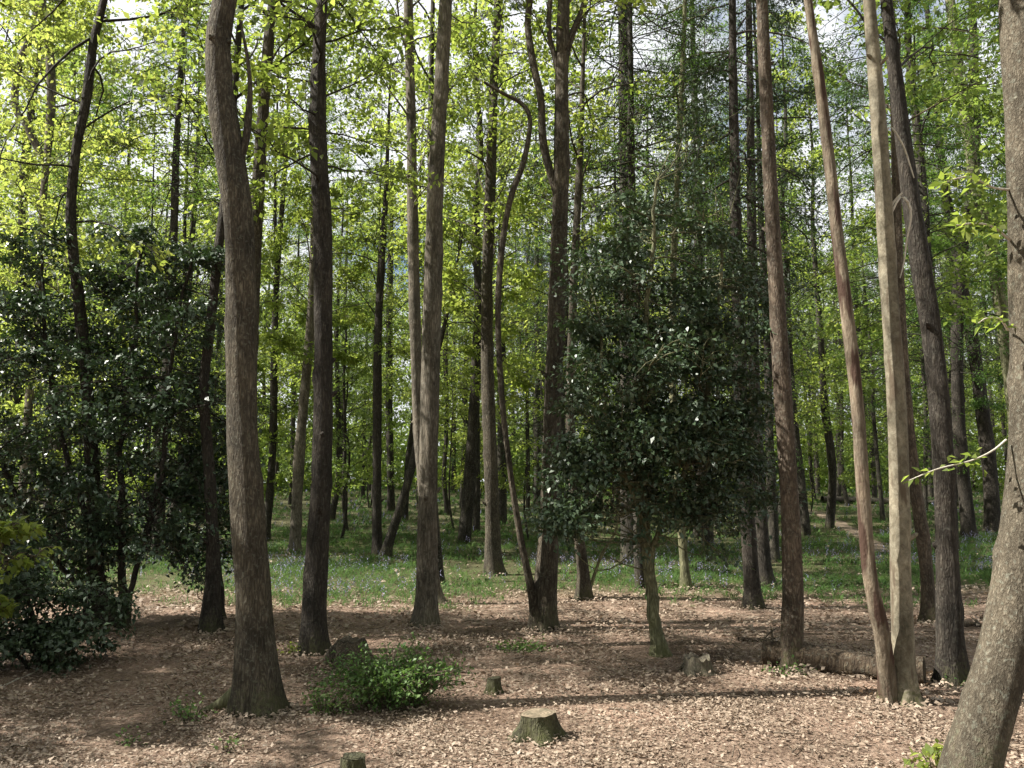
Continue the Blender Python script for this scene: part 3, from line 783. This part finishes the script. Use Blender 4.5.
holly('holly_tree', 'tall dark glossy holly in the middle of the clearing on a slim mossy leaning trunk', (661, 656),
      [[(661, 656, 20), (659, 635, 15), (654, 600, 14), (649, 550, 12), (645, 500, 12), (643, 430, 10), (648, 340, 7), (656, 260, 5), (664, 180, 3)],
       [(650, 560, 6), (662, 520, 6), (684, 470, 6), (706, 400, 6), (722, 320, 5), (730, 240, 3)],
       [(646, 530, 5), (630, 490, 5), (612, 440, 5), (600, 380, 4), (598, 330, 3)]],
      21, [dict(z0=1.4, z1=4.3, nb=38, Lmax=1.05, per=26, prof=lambda u: 1.05 - 0.45 * u, droop=0.25), dict(z0=1.6, z1=4.0, nb=28, Lmax=0.85, per=26, prof=lambda u: 1.0 - 0.35 * u), dict(z0=1.3, z1=3.2, nb=22, Lmax=0.7, per=26)],
      lumps=[(635, 420, 76, 76, -0.1, 44), (722, 410, 46, 90, 0.4, 34), (574, 485, 36, 56, -0.2, 18), (556, 510, 18, 26, -0.3, 5), (745, 300, 34, 70, 0.6, 9), (600, 262, 36, 30, 0.2, 5), (715, 140, 50, 70, 0.8, 8), (690, 210, 66, 50, 0.5, 6), (742, 480, 30, 46, 0.5, 14), (640, 310, 66, 44, 0.2, 18), (700, 500, 50, 26, 0.2, 12)], stem_mat='bark_moss')
holly('holly_tree', 'dark holly thicket filling the shaded side round the dark trunk, with light showing through', (120, 628),
      [[(120, 628, 10), (122, 560, 8), (116, 470, 7), (124, 380, 5), (138, 250, 3)],
       [(112, 620, 6), (90, 540, 6), (62, 450, 6), (44, 360, 5), (38, 245, 3)],
       [(128, 620, 6), (150, 540, 6), (166, 450, 5), (172, 360, 4), (192, 260, 3)],
       [(108, 622, 5), (60, 560, 5), (20, 500, 5), (-10, 420, 4), (-20, 350, 3)]],
      22, [dict(z0=0.9, z1=4.9, nb=34, Lmax=1.3, per=24), dict(z0=0.9, z1=4.8, nb=32, Lmax=1.3, per=24), dict(z0=0.8, z1=4.6, nb=32, Lmax=1.3, per=24), dict(z0=0.7, z1=4.0, nb=26, Lmax=1.3, per=24)],
      lumps=[(110, 430, 115, 125, 0.3, 30), (50, 540, 80, 50, 0.2, 20), (150, 330, 70, 60, 0.6, 14), (60, 310, 70, 50, 0.5, 12), (195, 470, 30, 70, 0.2, 10)], leaf=0.065)
holly('holly_tree', 'smaller holly with drooping leaves right behind the sinuous trunk', (222, 618),
      [[(222, 618, 8), (218, 560, 6), (212, 490, 5), (208, 420, 3), (204, 370, 2)]],
      23, [dict(z0=0.7, z1=3.0, nb=26, Lmax=0.7, per=18)], lumps=[(195, 560, 24, 30, -0.2, 6), (205, 480, 24, 50, 0.0, 8)], leaf=0.065)
holly('holly_bush', 'low dark holly bush sprawling onto the leaf litter at the shaded edge', (40, 668),
      [[(40, 668, 5), (34, 630, 5), (26, 590, 4), (16, 540, 3)], [(36, 668, 4), (56, 640, 4), (80, 612, 3), (100, 596, 2)], [(34, 668, 4), (10, 640, 4), (-14, 600, 3), (-30, 560, 2)]],
      24, [dict(z0=0.15, z1=1.3, nb=22, Lmax=0.7, per=16), dict(z0=0.12, z1=0.7, nb=18, Lmax=0.55, per=14), dict(z0=0.15, z1=1.1, nb=18, Lmax=0.6, per=16)],
      lumps=[(20, 600, 50, 50, 0.0, 10), (70, 640, 40, 20, 0.0, 6)], cat='bush')
holly('hazel_bush', 'bright yellow-green leafy spray poking in over the dark holly bush', (-30, 690),
      [[(-30, 690, 5), (-24, 640, 4), (-14, 590, 4), (-2, 550, 3), (10, 520, 2)]],
      25, [dict(z0=0.7, z1=1.4, nb=9, Lmax=0.45, per=7)], mat='spring', leaf=0.08, cat='bush', stem_mat='twig')

# ------------------------------------------------------------------ tree kinds for the wood behind: one of each built, then copied
PROTO = {}


def proto_tree(kind, name, seed, height, r0, wood_mat, leaf_m, curve=0.25, crowns=(), fork=False):
    r = np.random.default_rng(seed)
    root = thing(name, '', 'tree', (0, 0, 0))
    zs = np.linspace(-0.2, height, 9)
    cx = np.cumsum(r.normal(0, curve * 0.4, 9)); cy = np.cumsum(r.normal(0, curve * 0.4, 9)); cx -= cx[0]; cy -= cy[0]
    P = spline(np.column_stack([cx, cy, zs, r0 * (1 - 0.9 * np.linspace(0, 1, 9) ** 1.2)]), 0.2)
    g = Geo(); tube(g, P[:, :3], P[:, 3], 10, trunk_rfun(P[:, :3], P[:, 3], seed, 0.4, 4, 0.06))
    ax = axis_fn(P[:, :3], P[:, 3])
    if fork:
        z = height * r.uniform(0.25, 0.4); c, tr = ax(z); a = r.uniform(0, TAU)
        q = np.array([c, c + [0.35 * math.cos(a), 0.35 * math.sin(a), 1.0], c + [0.7 * math.cos(a), 0.7 * math.sin(a), 3.0], c + [0.9 * math.cos(a), 0.9 * math.sin(a), height * 0.5]])
        tube(g, q, [tr * 0.8, tr * 0.65, tr * 0.5, 0.01], 8)
    lg = Geo()
    for i, cr in enumerate(crowns):
        branch_system(g, lg, ax, seed=seed * 10 + i, **cr)
    g.obj('trunk', M[wood_mat], root); lg.obj('crown', M[leaf_m], root)
    PROTO.setdefault(kind, []).append([root, False])


for s in range(6):
    h = 15 + s
    proto_tree('broad', 'broadleaf_tree', 100 + s, h, 0.11 + 0.02 * (s % 4), 'bark_far', 'spring' if s % 2 else 'beech', crowns=[
        dict(z0=2.6 + 0.5 * (s % 3), z1=h - 0.3, nb=42, Lmax=3.0, per=23, leaf=0.13, spread=0.18, elev=(5, 55), ntw=7, r0=0.022)], fork=s in (1, 4))
for s in range(3):
    proto_tree('larch', 'larch_tree', 120 + s, 19 + s, 0.14 + 0.015 * s, 'bark_far', 'larch' if s != 1 else 'pine', curve=0.06, crowns=[
        dict(z0=2.5, z1=15, nb=95, Lmax=2.6, per=12, leaf=0.07, leafw=0.3, elev=(-25, 10), droop=0.25, r0=0.014, bare=0.75, twig_len=0.3, ntw=9),
        dict(z0=6 + 3 * (s == 0), z1=19, nb=56, Lmax=2.7, per=34, leaf=0.09, leafw=0.3, elev=(-20, 15), droop=0.4, r0=0.018, prof=lambda u: 1.1 - 0.85 * u, ntw=8)])
for s in range(3):
    h = 4.5 + 1.3 * s
    proto_tree('sapling', 'sapling', 140 + s, h, 0.035, 'bark_far', 'spring' if s != 1 else 'beech', curve=0.2, crowns=[
        dict(z0=0.9, z1=h - 0.1, nb=26, Lmax=1.7, per=18, leaf=0.1, elev=(0, 45), r0=0.014, ntw=6)])


def copy_thing(kind, idx, loc, rot, sc, label, group):
    lst = PROTO[kind]; ent = lst[idx % len(lst)]
    root = ent[0]
    if not ent[1]:
        ent[1] = True; o = root
    else:
        o = root.copy(); COL.objects.link(o)
        for ch in root.children:
            c = ch.copy(); COL.objects.link(c); c.parent = o
    o.location = loc; o.rotation_euler = (0, 0, rot); o.scale = (sc, sc, sc)
    o['label'] = label; o['group'] = group
    return o


# markers across the picture, used to say between which trunks a far tree is seen
MARK = [(95, 'the trunk in the holly'), (246, 'the sinuous trunk'), (321, 'the straight dark trunk'), (428, 'the grey lit trunk'), (491, 'the tall brown trunk'), (551, 'the forked oak'),
        (645, 'the mossy holly stem'), (789, 'the pinkish trunk'), (880, 'the pale twin stems'), (944, 'the dark rough trunk'), (1010, 'the big close trunk')]
ORD = ['first', 'second', 'third', 'fourth', 'fifth', 'sixth', 'seventh', 'eighth', 'ninth', 'tenth', 'eleventh', 'twelfth', 'thirteenth', 'fourteenth', 'fifteenth']


def gap_phrase(px):
    prev = None
    for x, n in MARK:
        if px < x:
            return ('before ' + n) if prev is None else f'between {prev} and {n}'
        prev = n
    return 'beyond ' + prev


# far trees: explicit ones read from the photograph (px, py of the foot, kind, index, scale) and a scatter filling the wood
FAR = [(347, 531, 'broad', 0, 0.62), (331, 520, 'broad', 2, 0.8), (448, 515, 'broad', 1, 0.8), (462, 508, 'broad', 3, 0.8), (476, 533, 'larch', 0, 0.85), (270, 500, 'broad', 5, 0.8),
       (624, 505, 'larch', 1, 0.95), (641, 588, 'larch', 0, 0.72), (655, 515, 'larch', 2, 0.95), (848, 506, 'broad', 2, 0.85), (858, 503, 'broad', 4, 0.8), (883, 522, 'broad', 0, 0.75), (838, 503, 'broad', 3, 0.8), (775, 562, 'larch', 0, 0.75),
       (815, 500, 'broad', 1, 0.9), (829, 528, 'broad', 2, 1.0), (868, 516, 'larch', 0, 1.0), (905, 528, 'larch', 2, 0.9), (806, 535, 'broad', 3, 0.95), (945, 520, 'larch', 0, 1.0), (925, 510, 'broad', 5, 0.9), (60, 535, 'broad', 2, 0.85), (150, 540, 'broad', 4, 0.8), (185, 520, 'broad', 3, 0.9), (25, 520, 'broad', 1, 0.95), (112, 515, 'broad', 0, 0.95),
       (715, 520, 'larch', 1, 1.0), (600, 512, 'broad', 3, 0.9), (528, 515, 'broad', 4, 0.85), (405, 520, 'broad', 5, 0.9), (566, 530, 'larch', 2, 0.85)]
placed = []
for (px, py, kind, idx, sc) in FAR:
    b = ground(px, py); placed.append((px, b, kind, idx, sc, random.uniform(0, TAU)))
taken = [tuple(v[1][:2]) for v in TREES.values()] + [tuple(p[1][:2]) for p in placed]
rr = np.random.default_rng(99)
tries = 0
while len(placed) < 150 and tries < 6000:
    tries += 1
    y = 17 + 55 * rr.uniform() ** 0.8
    x = rr.uniform(-0.66, 0.66) * y
    md = 2.0 + 0.03 * y
    if min((x - a) ** 2 + (y - b) ** 2 for a, b in taken) < md * md or near_path(np.array([x]), np.array([y]), 1.5)[0]: continue
    taken.append((x, y))
    b = np.array([x, y, float(H(x, y))]); px = project(b)[0]
    kind = 'broad' if rr.uniform() < (0.75 if abs(px - 660) > 130 else 0.35) else 'larch'
    if y < 45 and rr.uniform() < 0.18: kind = 'sapling'
    placed.append((px, b, kind, int(rr.integers(0, 6)), rr.uniform(0.85, 1.2), rr.uniform(0, TAU)))
# extra saplings giving the bright low leaves
for (px, py) in ((150, 552), (340, 540), (455, 530), (530, 540), (300, 520), (420, 512), (810, 512), (905, 516), (1010, 512), (20, 545), (610, 520), (565, 515), (480, 512), (240, 540), (370, 508)):
    b = ground(px, py); placed.append((px, b, 'sapling', int(rr.integers(0, 3)), rr.uniform(0.8, 1.15), rr.uniform(0, TAU)))

KINDW = {'broad': 'broadleaf', 'larch': 'feathery conifer', 'sapling': 'leafy sapling'}
GRP = {'broad': 'broadleaf trees in the wood behind', 'larch': 'conifers in the wood behind', 'sapling': 'saplings under the far trees'}
buckets = {}
for it in placed:
    d = it[1][1]
    row = 'near' if d < 24 else ('middle' if d < 42 else 'deep')
    buckets.setdefault((it[2], row, gap_phrase(it[0])), []).append(it)
for (kind, row, gp), items in buckets.items():
    items.sort(key=lambda t: t[0])
    for k, (px, b, kd, idx, sc, rot) in enumerate(items):
        dist = {'near': 'near the clearing', 'middle': 'farther off', 'deep': 'deep in'}[row]
        nth = '' if len(items) == 1 else ORD[k] + ' '
        lab = f'{nth}{KINDW[kind]} {dist}, {gp}'
        copy_thing(kind, idx, b, rot, sc, lab, GRP[kind])

# unseen trees added beside and behind the camera to cut sun and skylight
k = 0
r2 = np.random.default_rng(3); ring = []
while len(ring) < 48:
    x, y = r2.uniform(-34, 34), r2.uniform(-32, 9)
    if y > -2.5 and x < 9.5 + 0.3 * max(y, 0): continue
    if x * x + y * y < 25 or min([(x - q[0]) ** 2 + (y - q[1]) ** 2 for q in ring] + [99]) < 11: continue
    ring.append((x, y, 'broad' if r2.uniform() < 0.7 else 'larch', r2.uniform(0.9, 1.15)))
for (x, y, kind, sc) in ring + list( ((-10.2, 7.5, 'broad', 0.85), (-12.3, 7.0, 'larch', 0.9), (-8.6, 7.6, 'sapling', 1.1), (-7.6, 5.9, 'sapling', 1.1), (-8.3, 5.5, 'sapling', 1.3), (-8.8, 6.5, 'sapling', 1.0), (-16.5, 6.4, 'larch', 0.9),
                         (14, 12, 'larch', 1.0))):
    copy_thing(kind, k, (x, y, float(H(x, y))), k * 1.7, sc, 'unseen tree added outside the frame to shade the clearing', 'unseen trees added round the clearing for shade')
    k += 1

# the farthest wood reads as one mass of leaves
def far_woods():
    g = Geo(); r = np.random.default_rng(5)
    n = 2000
    y = r.uniform(72, 100, n); x = r.uniform(-1, 1, n) * 0.72 * y; z = 0.3 + 19 * r.uniform(0, 1, n) ** 1.25; z[:600] = r.uniform(0.2, 4, 600); y[:600] = r.uniform(62, 80, 600); x[:600] = r.uniform(-1, 1, 600) * 0.7 * y[:600]
    for i in range(n):
        m = 70; rad = r.uniform(0.9, 2.0)
        p = np.array([x[i], y[i], z[i] + float(H(x[i], min(y[i], 95)))]) + r.normal(size=(m, 3)) * rad * np.array([1, 1, 0.6])
        leaves(g, p, r.normal(size=(m, 3)), r.normal(size=(m, 3)) + [0, 0, 0.8], 0.42 * r.uniform(0.6, 1.3, m), w=0.75)
    tag(g.obj('far_foliage', M['beech']), 'pale green mass of far foliage closing the view behind the trunks', 'woods', kind='stuff')


far_woods()

build_litter()

# ------------------------------------------------------------------ stumps, log, bush, small things
def stump(label, px, py, top_w, base_w, h_px, seed, jag=0.0, tilt=0.0, top_mat='cut', split=False, lobes=0.2, dome=0.0, mat='stump'):
    r = np.random.default_rng(seed)
    base = ground(px, py); k = (base[1] * CP) / F
    rt, rb, h = top_w * k / 2, base_w * k / 2, h_px * k
    root = thing('tree_stump', label, 'tree stump', base)
    S = 40; ph = r.uniform(0, TAU, 6); th = np.linspace(0, TAU, S, endpoint=False)
    zs = np.linspace(-0.06, 1, 12)
    g = Geo(); V = []
    for z in zs:
        zz = max(z, 0)
        rad = (rt + (rb - rt) * (1 - zz) ** 2.2) * (1 + dome * 0.55 * math.sin(math.pi * min(1, zz * 1.0)) - 0.35 * dome * zz ** 4)
        lob = 1 + (0.02 + lobes * (1 - zz) ** 2) * np.cos(4 * th + ph[0] + 0.5 * np.sin(th)) + (0.03 + .07 * (1 - zz)) * np.sin(7 * th + ph[1] + zz) + 0.04 * np.sin(3 * th + 5 * zz + ph[2]) + 0.02 * np.sin(13 * th + ph[4])
        rr_ = rad * lob
        zt = z * h + (zz ** 2) * (tilt * rr_ * np.cos(th) + jag * h * (np.sin(3 * th + ph[3]) * 0.5 + np.sin(7 * th + ph[5]) * 0.35 + np.sin(11 * th) * 0.2))
        if split: zt = zt - zz ** 3 * h * 0.75 * np.exp(-(np.cos(th - 1.5) / 0.22) ** 2)
        V.append(np.column_stack([rr_ * np.cos(th), rr_ * np.sin(th), zt]))
    v = np.concatenate(V); n = len(zs)
    i = np.arange(n - 1)[:, None] * S; j = np.arange(S)[None]; kk = (j + 1) % S
    g.add(v, np.stack([i + j, i + kk, i + S + kk, i + S + j], -1).reshape(-1, 4))
    g.obj('bark', M[mat], root)
    g2 = Geo(); ring = V[-1]; c = ring.mean(0)
    rows = [ring, c + (ring - c) * 0.94 - [0, 0, 0.002], c + (ring - c) * 0.6 - [0, 0, 0.004 + 0.15 * jag * h], c + (ring - c) * 0.25 - [0, 0, 0.005 + 0.3 * jag * h], c + (ring - c) * 0.01 - [0, 0, 0.005 + .3 * jag * h]]
    v = np.concatenate(rows) + [0, 0, 0.003]; i = np.arange(4)[:, None] * S
    g2.add(v, np.stack([i + j, i + kk, i + S + kk, i + S + j], -1).reshape(-1, 4))
    g2.obj('cut_top', M[top_mat], root, smooth=False)
    return root


stump('squat stump with a flat pale sawn top and flaring mossy sides', 538, 738, 34, 50, 23, 31, tilt=0.07, lobes=0.26, jag=0.03)
stump('gnarled rounded dark stump between the straight dark trunk and the green bush', 350, 664, 30, 44, 23, 32, jag=0.1, top_mat='stump_brown', lobes=0.35, dome=0.35, mat='stump_brown')
stump('low jagged broken stump in front of the slim mossy leaning trunk', 697, 673, 25, 34, 15, 33, jag=0.28, top_mat='bark_ash', mat='bark_ash')
stump('small dark post-like stump alone in the middle of the leaf litter', 494, 693, 13, 17, 14, 34, tilt=0.1, top_mat='stump')
stump('split mossy stump at the very bottom of the view below the green bush', 353, 778, 24, 28, 20, 35, split=True, tilt=-0.05, top_mat='stump')


def log():
    a = ground(765, 665); b = ground(924, 684)
    r1, r2 = 12.5 * a[1] / F, 13 * b[1] / F
    root = thing('fallen_log', 'thick brown fallen log lying behind the tall pinkish trunk', 'log', a)
    n = 26; t = np.linspace(0, 1, n)[:, None]
    A = np.array([0, 0, r1 * 0.85]); B = b - a + [0, 0, r2 * 0.85]
    pts = A + (B - A) * t + np.column_stack([np.zeros(n), 0.015 * np.sin(np.linspace(0, 5, n)), 0.01 * np.sin(np.linspace(0, 8, n))])
    rad = np.linspace(r1, r2, n)
    th0 = np.linspace(0, TAU, 28, endpoint=False)
    g = Geo()
    tube(g, pts, rad, 28, lambda th: 1 + 0.04 * np.sin(5 * th[None] + 0.3 * np.arange(n)[:, None]) + 0.03 * np.sin(9 * th[None] - 0.5 * np.arange(n)[:, None]) + 0.03 * np.sin(1.3 * np.arange(n)[:, None] + th[None]))
    o = g.obj('bark', M['bark_log'], root)
    S = 28
    for end in (0, n - 1):
        ring = g.v[0][end * S:(end + 1) * S]; c = ring.mean(0); ax = norm(B - A) * (-1 if end == 0 else 1)
        rows = [ring, c + (ring - c) * 0.9 + ax * 0.004, c + (ring - c) * 0.4 + ax * 0.006, c + (ring - c) * 0.02 + ax * 0.006]
        v = np.concatenate(rows); i = np.arange(3)[:, None] * S; j = np.arange(S)[None]; kk = (j + 1) % S
        g2 = Geo(); g2.add(v, np.stack([i + j, i + kk, i + S + kk, i + S + j], -1).reshape(-1, 4))
        g2.obj('cut_end', M['cut'] if end == 0 else M['bark_log'], root, smooth=False)


log()


def lying_branch(name, label, pts_px, r_a, r_b, mat, twigs=0, seed=1, cat='branch'):
    r = np.random.default_rng(seed)
    P = np.array([ground(*p) for p in pts_px]); base = P[0].copy()
    P = P - base; P[:, 2] += np.linspace(r_a, r_b, len(P)) * 0.8
    P = spline(P, 0.08); n = len(P)
    P = P + r.normal(size=P.shape) * [0.006, 0.006, 0.003]
    g = Geo(); tube(g, P, np.linspace(r_a, r_b, n), 8)
    for _ in range(twigs):
        i = int(r.integers(1, n - 1)); d = norm(np.array([r.normal(), r.normal() * 0.6, r.uniform(0.0, 0.5)])) * r.uniform(0.1, 0.3)
        tube(g, np.array([P[i], P[i] + d * 0.5 + [0, 0, 0.01], P[i] + d]), [r_b, r_b * 0.7, 0.002], 5)
    o = g.obj(name, M[mat]); o.location = base
    tag(o, label, cat)


lying_branch('fallen_branch', 'thin dark fallen branch behind the end of the thick log', [(738, 641), (757, 642), (778, 640)], 0.024, 0.016, 'bark_log', 3, 2)
lying_branch('fallen_branch', 'long dark fallen trunk lying far off at the edge of the bluebells', [(822, 503), (880, 504), (965, 506)], 0.22, 0.14, 'bark_far', 6, 3, 'fallen trunk')
lying_branch('fallen_twig', 'bare pale twig reaching out of the low holly bush over the litter', [(0, 688), (22, 678), (45, 668)], 0.009, 0.004, 'dead', 3, 4, 'twig')
lying_branch('fallen_twig', 'short dark twig lying near the flat-topped stump', [(610, 709), (624, 711), (640, 713)], 0.01, 0.006, 'twig', 1, 5, 'twig')
lying_branch('fallen_twig', 'curved twig lying between the green bush and the small post-like stump', [(455, 672), (475, 674), (492, 671)], 0.008, 0.004, 'twig', 2, 6, 'twig')
lying_branch('fallen_twig', 'twig in the sun between the flat-topped stump and the pale twin stems', [(740, 700), (765, 703), (792, 701)], 0.009, 0.005, 'twig', 2, 7, 'twig')
lying_branch('fallen_twig', 'dark piece of branch lying past the dark rough trunk', [(956, 627), (972, 626), (988, 628)], 0.035, 0.02, 'bark_log', 1, 8, 'twig')
lying_branch('fallen_twig', 'chunky bit of dead wood on bare litter before the jagged stump', [(640, 686), (648, 688)], 0.02, 0.014, 'bark_log', 1, 9, 'twig')


def low_plant(name, label, px, py, w_px, h_px, stems, seed, leaf=0.04, per=26, mat='shrub', cat='bush'):
    r = np.random.default_rng(seed); base = ground(px, py); k = base[1] / F
    W, Ht = w_px * k / 2, h_px * k
    root = thing(name, label, cat, base)
    wg, lg = Geo(), Geo(); P, D, NN = [], [], []
    for s in range(stems):
        a = r.uniform(0, TAU); q = r.uniform(0.1, 1) ** 0.6
        tip = np.array([W * q * math.cos(a), 0.7 * W * q * math.sin(a), Ht * (1 - 0.55 * q ** 2) * r.uniform(0.6, 1.05)])
        st = tip * np.array([0.25, 0.25, 0]); st[2] = -0.02 + float(H(base[0] + st[0], base[1] + st[1])) - base[2]
        mid = (st + tip) / 2 + np.array([0, 0, 0.2 * Ht])
        pts = spline(np.array([st, mid, tip]), 0.05); tube(wg, pts, np.linspace(0.005, 0.0015, len(pts)), 4)
        m = int(per * r.uniform(0.6, 1.3)); t = r.uniform(0.25, 1.05, m)
        i = np.clip((t * (len(pts) - 1)).astype(int), 0, len(pts) - 1)
        P.append(pts[i] + r.normal(size=(m, 3)) * 0.035); D.append(r.normal(size=(m, 3)) * 0.8 + norm(tip)[None] * 0.5)
        NN.append(np.column_stack([r.normal(0, 0.5, m), r.normal(0, 0.5, m), np.ones(m)]))
    P = np.concatenate(P); leaves(lg, P, np.concatenate(D), np.concatenate(NN), leaf * r.uniform(0.6, 1.3, len(P)), w=0.6)
    wg.obj('stem', M['twig'], root); lg.obj('foliage', M[mat], root)
    return root


low_plant('leafy_bush', 'small fresh green bush sprawling between the sinuous trunk and the flat-topped stump', 392, 708, 160, 66, 150, 41, leaf=0.032, per=40)
low_plant('weed_patch', 'straggly low green shoots joining the green bush to the foot of the sinuous trunk', 325, 715, 60, 26, 22, 42, leaf=0.03, per=18, cat='plant')
low_plant('seedling', 'sparse green seedling clump on the litter beside the mossy root', 192, 722, 60, 26, 14, 43, leaf=0.032, per=12, cat='plant')
low_plant('seedling', 'tiny pale-leaved seedling below the sparse seedling clump', 225, 752, 26, 14, 6, 44, leaf=0.03, per=8, cat='plant')
low_plant('seedling', 'fresh light green sprout at the foot of the big close trunk', 933, 772, 34, 24, 8, 45, leaf=0.055, per=9, mat='spring', cat='plant')
low_plant('grass_tuft', 'green tuft growing round the foot of the tall pinkish trunk', 786, 674, 60, 8, 26, 46, leaf=0.03, per=7, mat='blade', cat='plant')
low_plant('seedling', 'small yellow-green sprout at the foot of the straight dark trunk', 290, 655, 22, 14, 7, 47, leaf=0.035, per=10, mat='spring', cat='plant')
low_plant('grass_tuft', 'flat light green patch on the litter in front of the forked oak', 522, 651, 60, 6, 60, 48, leaf=0.035, per=10, mat='blade', cat='plant')
low_plant('grass_tuft', 'green tuft at the foot of the dark rough trunk', 958, 686, 46, 8, 20, 49, leaf=0.03, per=8, mat='blade', cat='plant')
low_plant('seedling', 'pale seedling on the litter at the foot of the low holly bush', 130, 745, 30, 12, 6, 50, leaf=0.03, per=8, cat='plant')

# ------------------------------------------------------------------ light, sky, camera
SUN_EL, SUN_AZ = R(46), R(-94)          # azimuth from +Y, clockwise positive: the sun stands to the left
sd = np.array([math.sin(SUN_AZ) * math.cos(SUN_EL), math.cos(SUN_AZ) * math.cos(SUN_EL), math.sin(SUN_EL)])
from mathutils import Vector
L = bpy.data.lights.new('sun', 'SUN'); L.energy = 5.0; L.angle = R(0.55); L.color = (1.0, 0.95, 0.87)
lo = bpy.data.objects.new('sun', L); COL.objects.link(lo)
lo.rotation_euler = Vector(sd).to_track_quat('Z', 'Y').to_euler(); lo.location = (-20, 0, 30)

w = bpy.data.worlds.new('World'); scene.world = w; w.use_nodes = True
nt = w.node_tree; nt.nodes.clear()
sky = nt.nodes.new('ShaderNodeTexSky'); sky.sky_type = 'NISHITA'; sky.sun_disc = False
sky.sun_elevation = SUN_EL; sky.sun_rotation = SUN_AZ; sky.dust_density = 1.5
tc = nt.nodes.new('ShaderNodeTexCoord')
cn = N(nt, 'ShaderNodeTexNoise', Scale=3.2, Detail=6.0, Roughness=0.6); nt.links.new(tc.outputs['Generated'], cn.inputs['Vector'])
cf = ramp(nt, cn.outputs['Fac'], [(0.35, (0, 0, 0)), (0.46, (1, 1, 1))])
c = mixc(nt, cf, sky.outputs[0], (8.1, 8.3, 8.6, 1))
bg = nt.nodes.new('ShaderNodeBackground'); bg.inputs['Strength'].default_value = 0.05
nt.links.new(c, bg.inputs['Color'])
wo = nt.nodes.new('ShaderNodeOutputWorld'); nt.links.new(bg.outputs[0], wo.inputs[0])

cam = bpy.data.cameras.new('camera'); cam.sensor_width = 36; cam.lens = F / 1024 * 36; cam.clip_end = 1500; cam.clip_start = 0.05
co = bpy.data.objects.new('camera', cam); COL.objects.link(co)
co.location = CAM; co.rotation_euler = (R(90) + PITCH, 0, 0)
scene.camera = co

scene.view_settings.view_transform = 'Standard'; scene.view_settings.look = 'None'
scene.view_settings.gamma = 1.0; scene.view_settings.exposure = 1.5
scene.view_settings.use_curve_mapping = False
cy = scene.cycles
cy.max_bounces = 5; cy.diffuse_bounces = 3; cy.glossy_bounces = 1; cy.transmission_bounces = 3; cy.transparent_max_bounces = 4
cy.caustics_reflective = False; cy.caustics_refractive = False
cy.use_adaptive_sampling = True; cy.adaptive_threshold = 0.02
cy.use_denoising = True
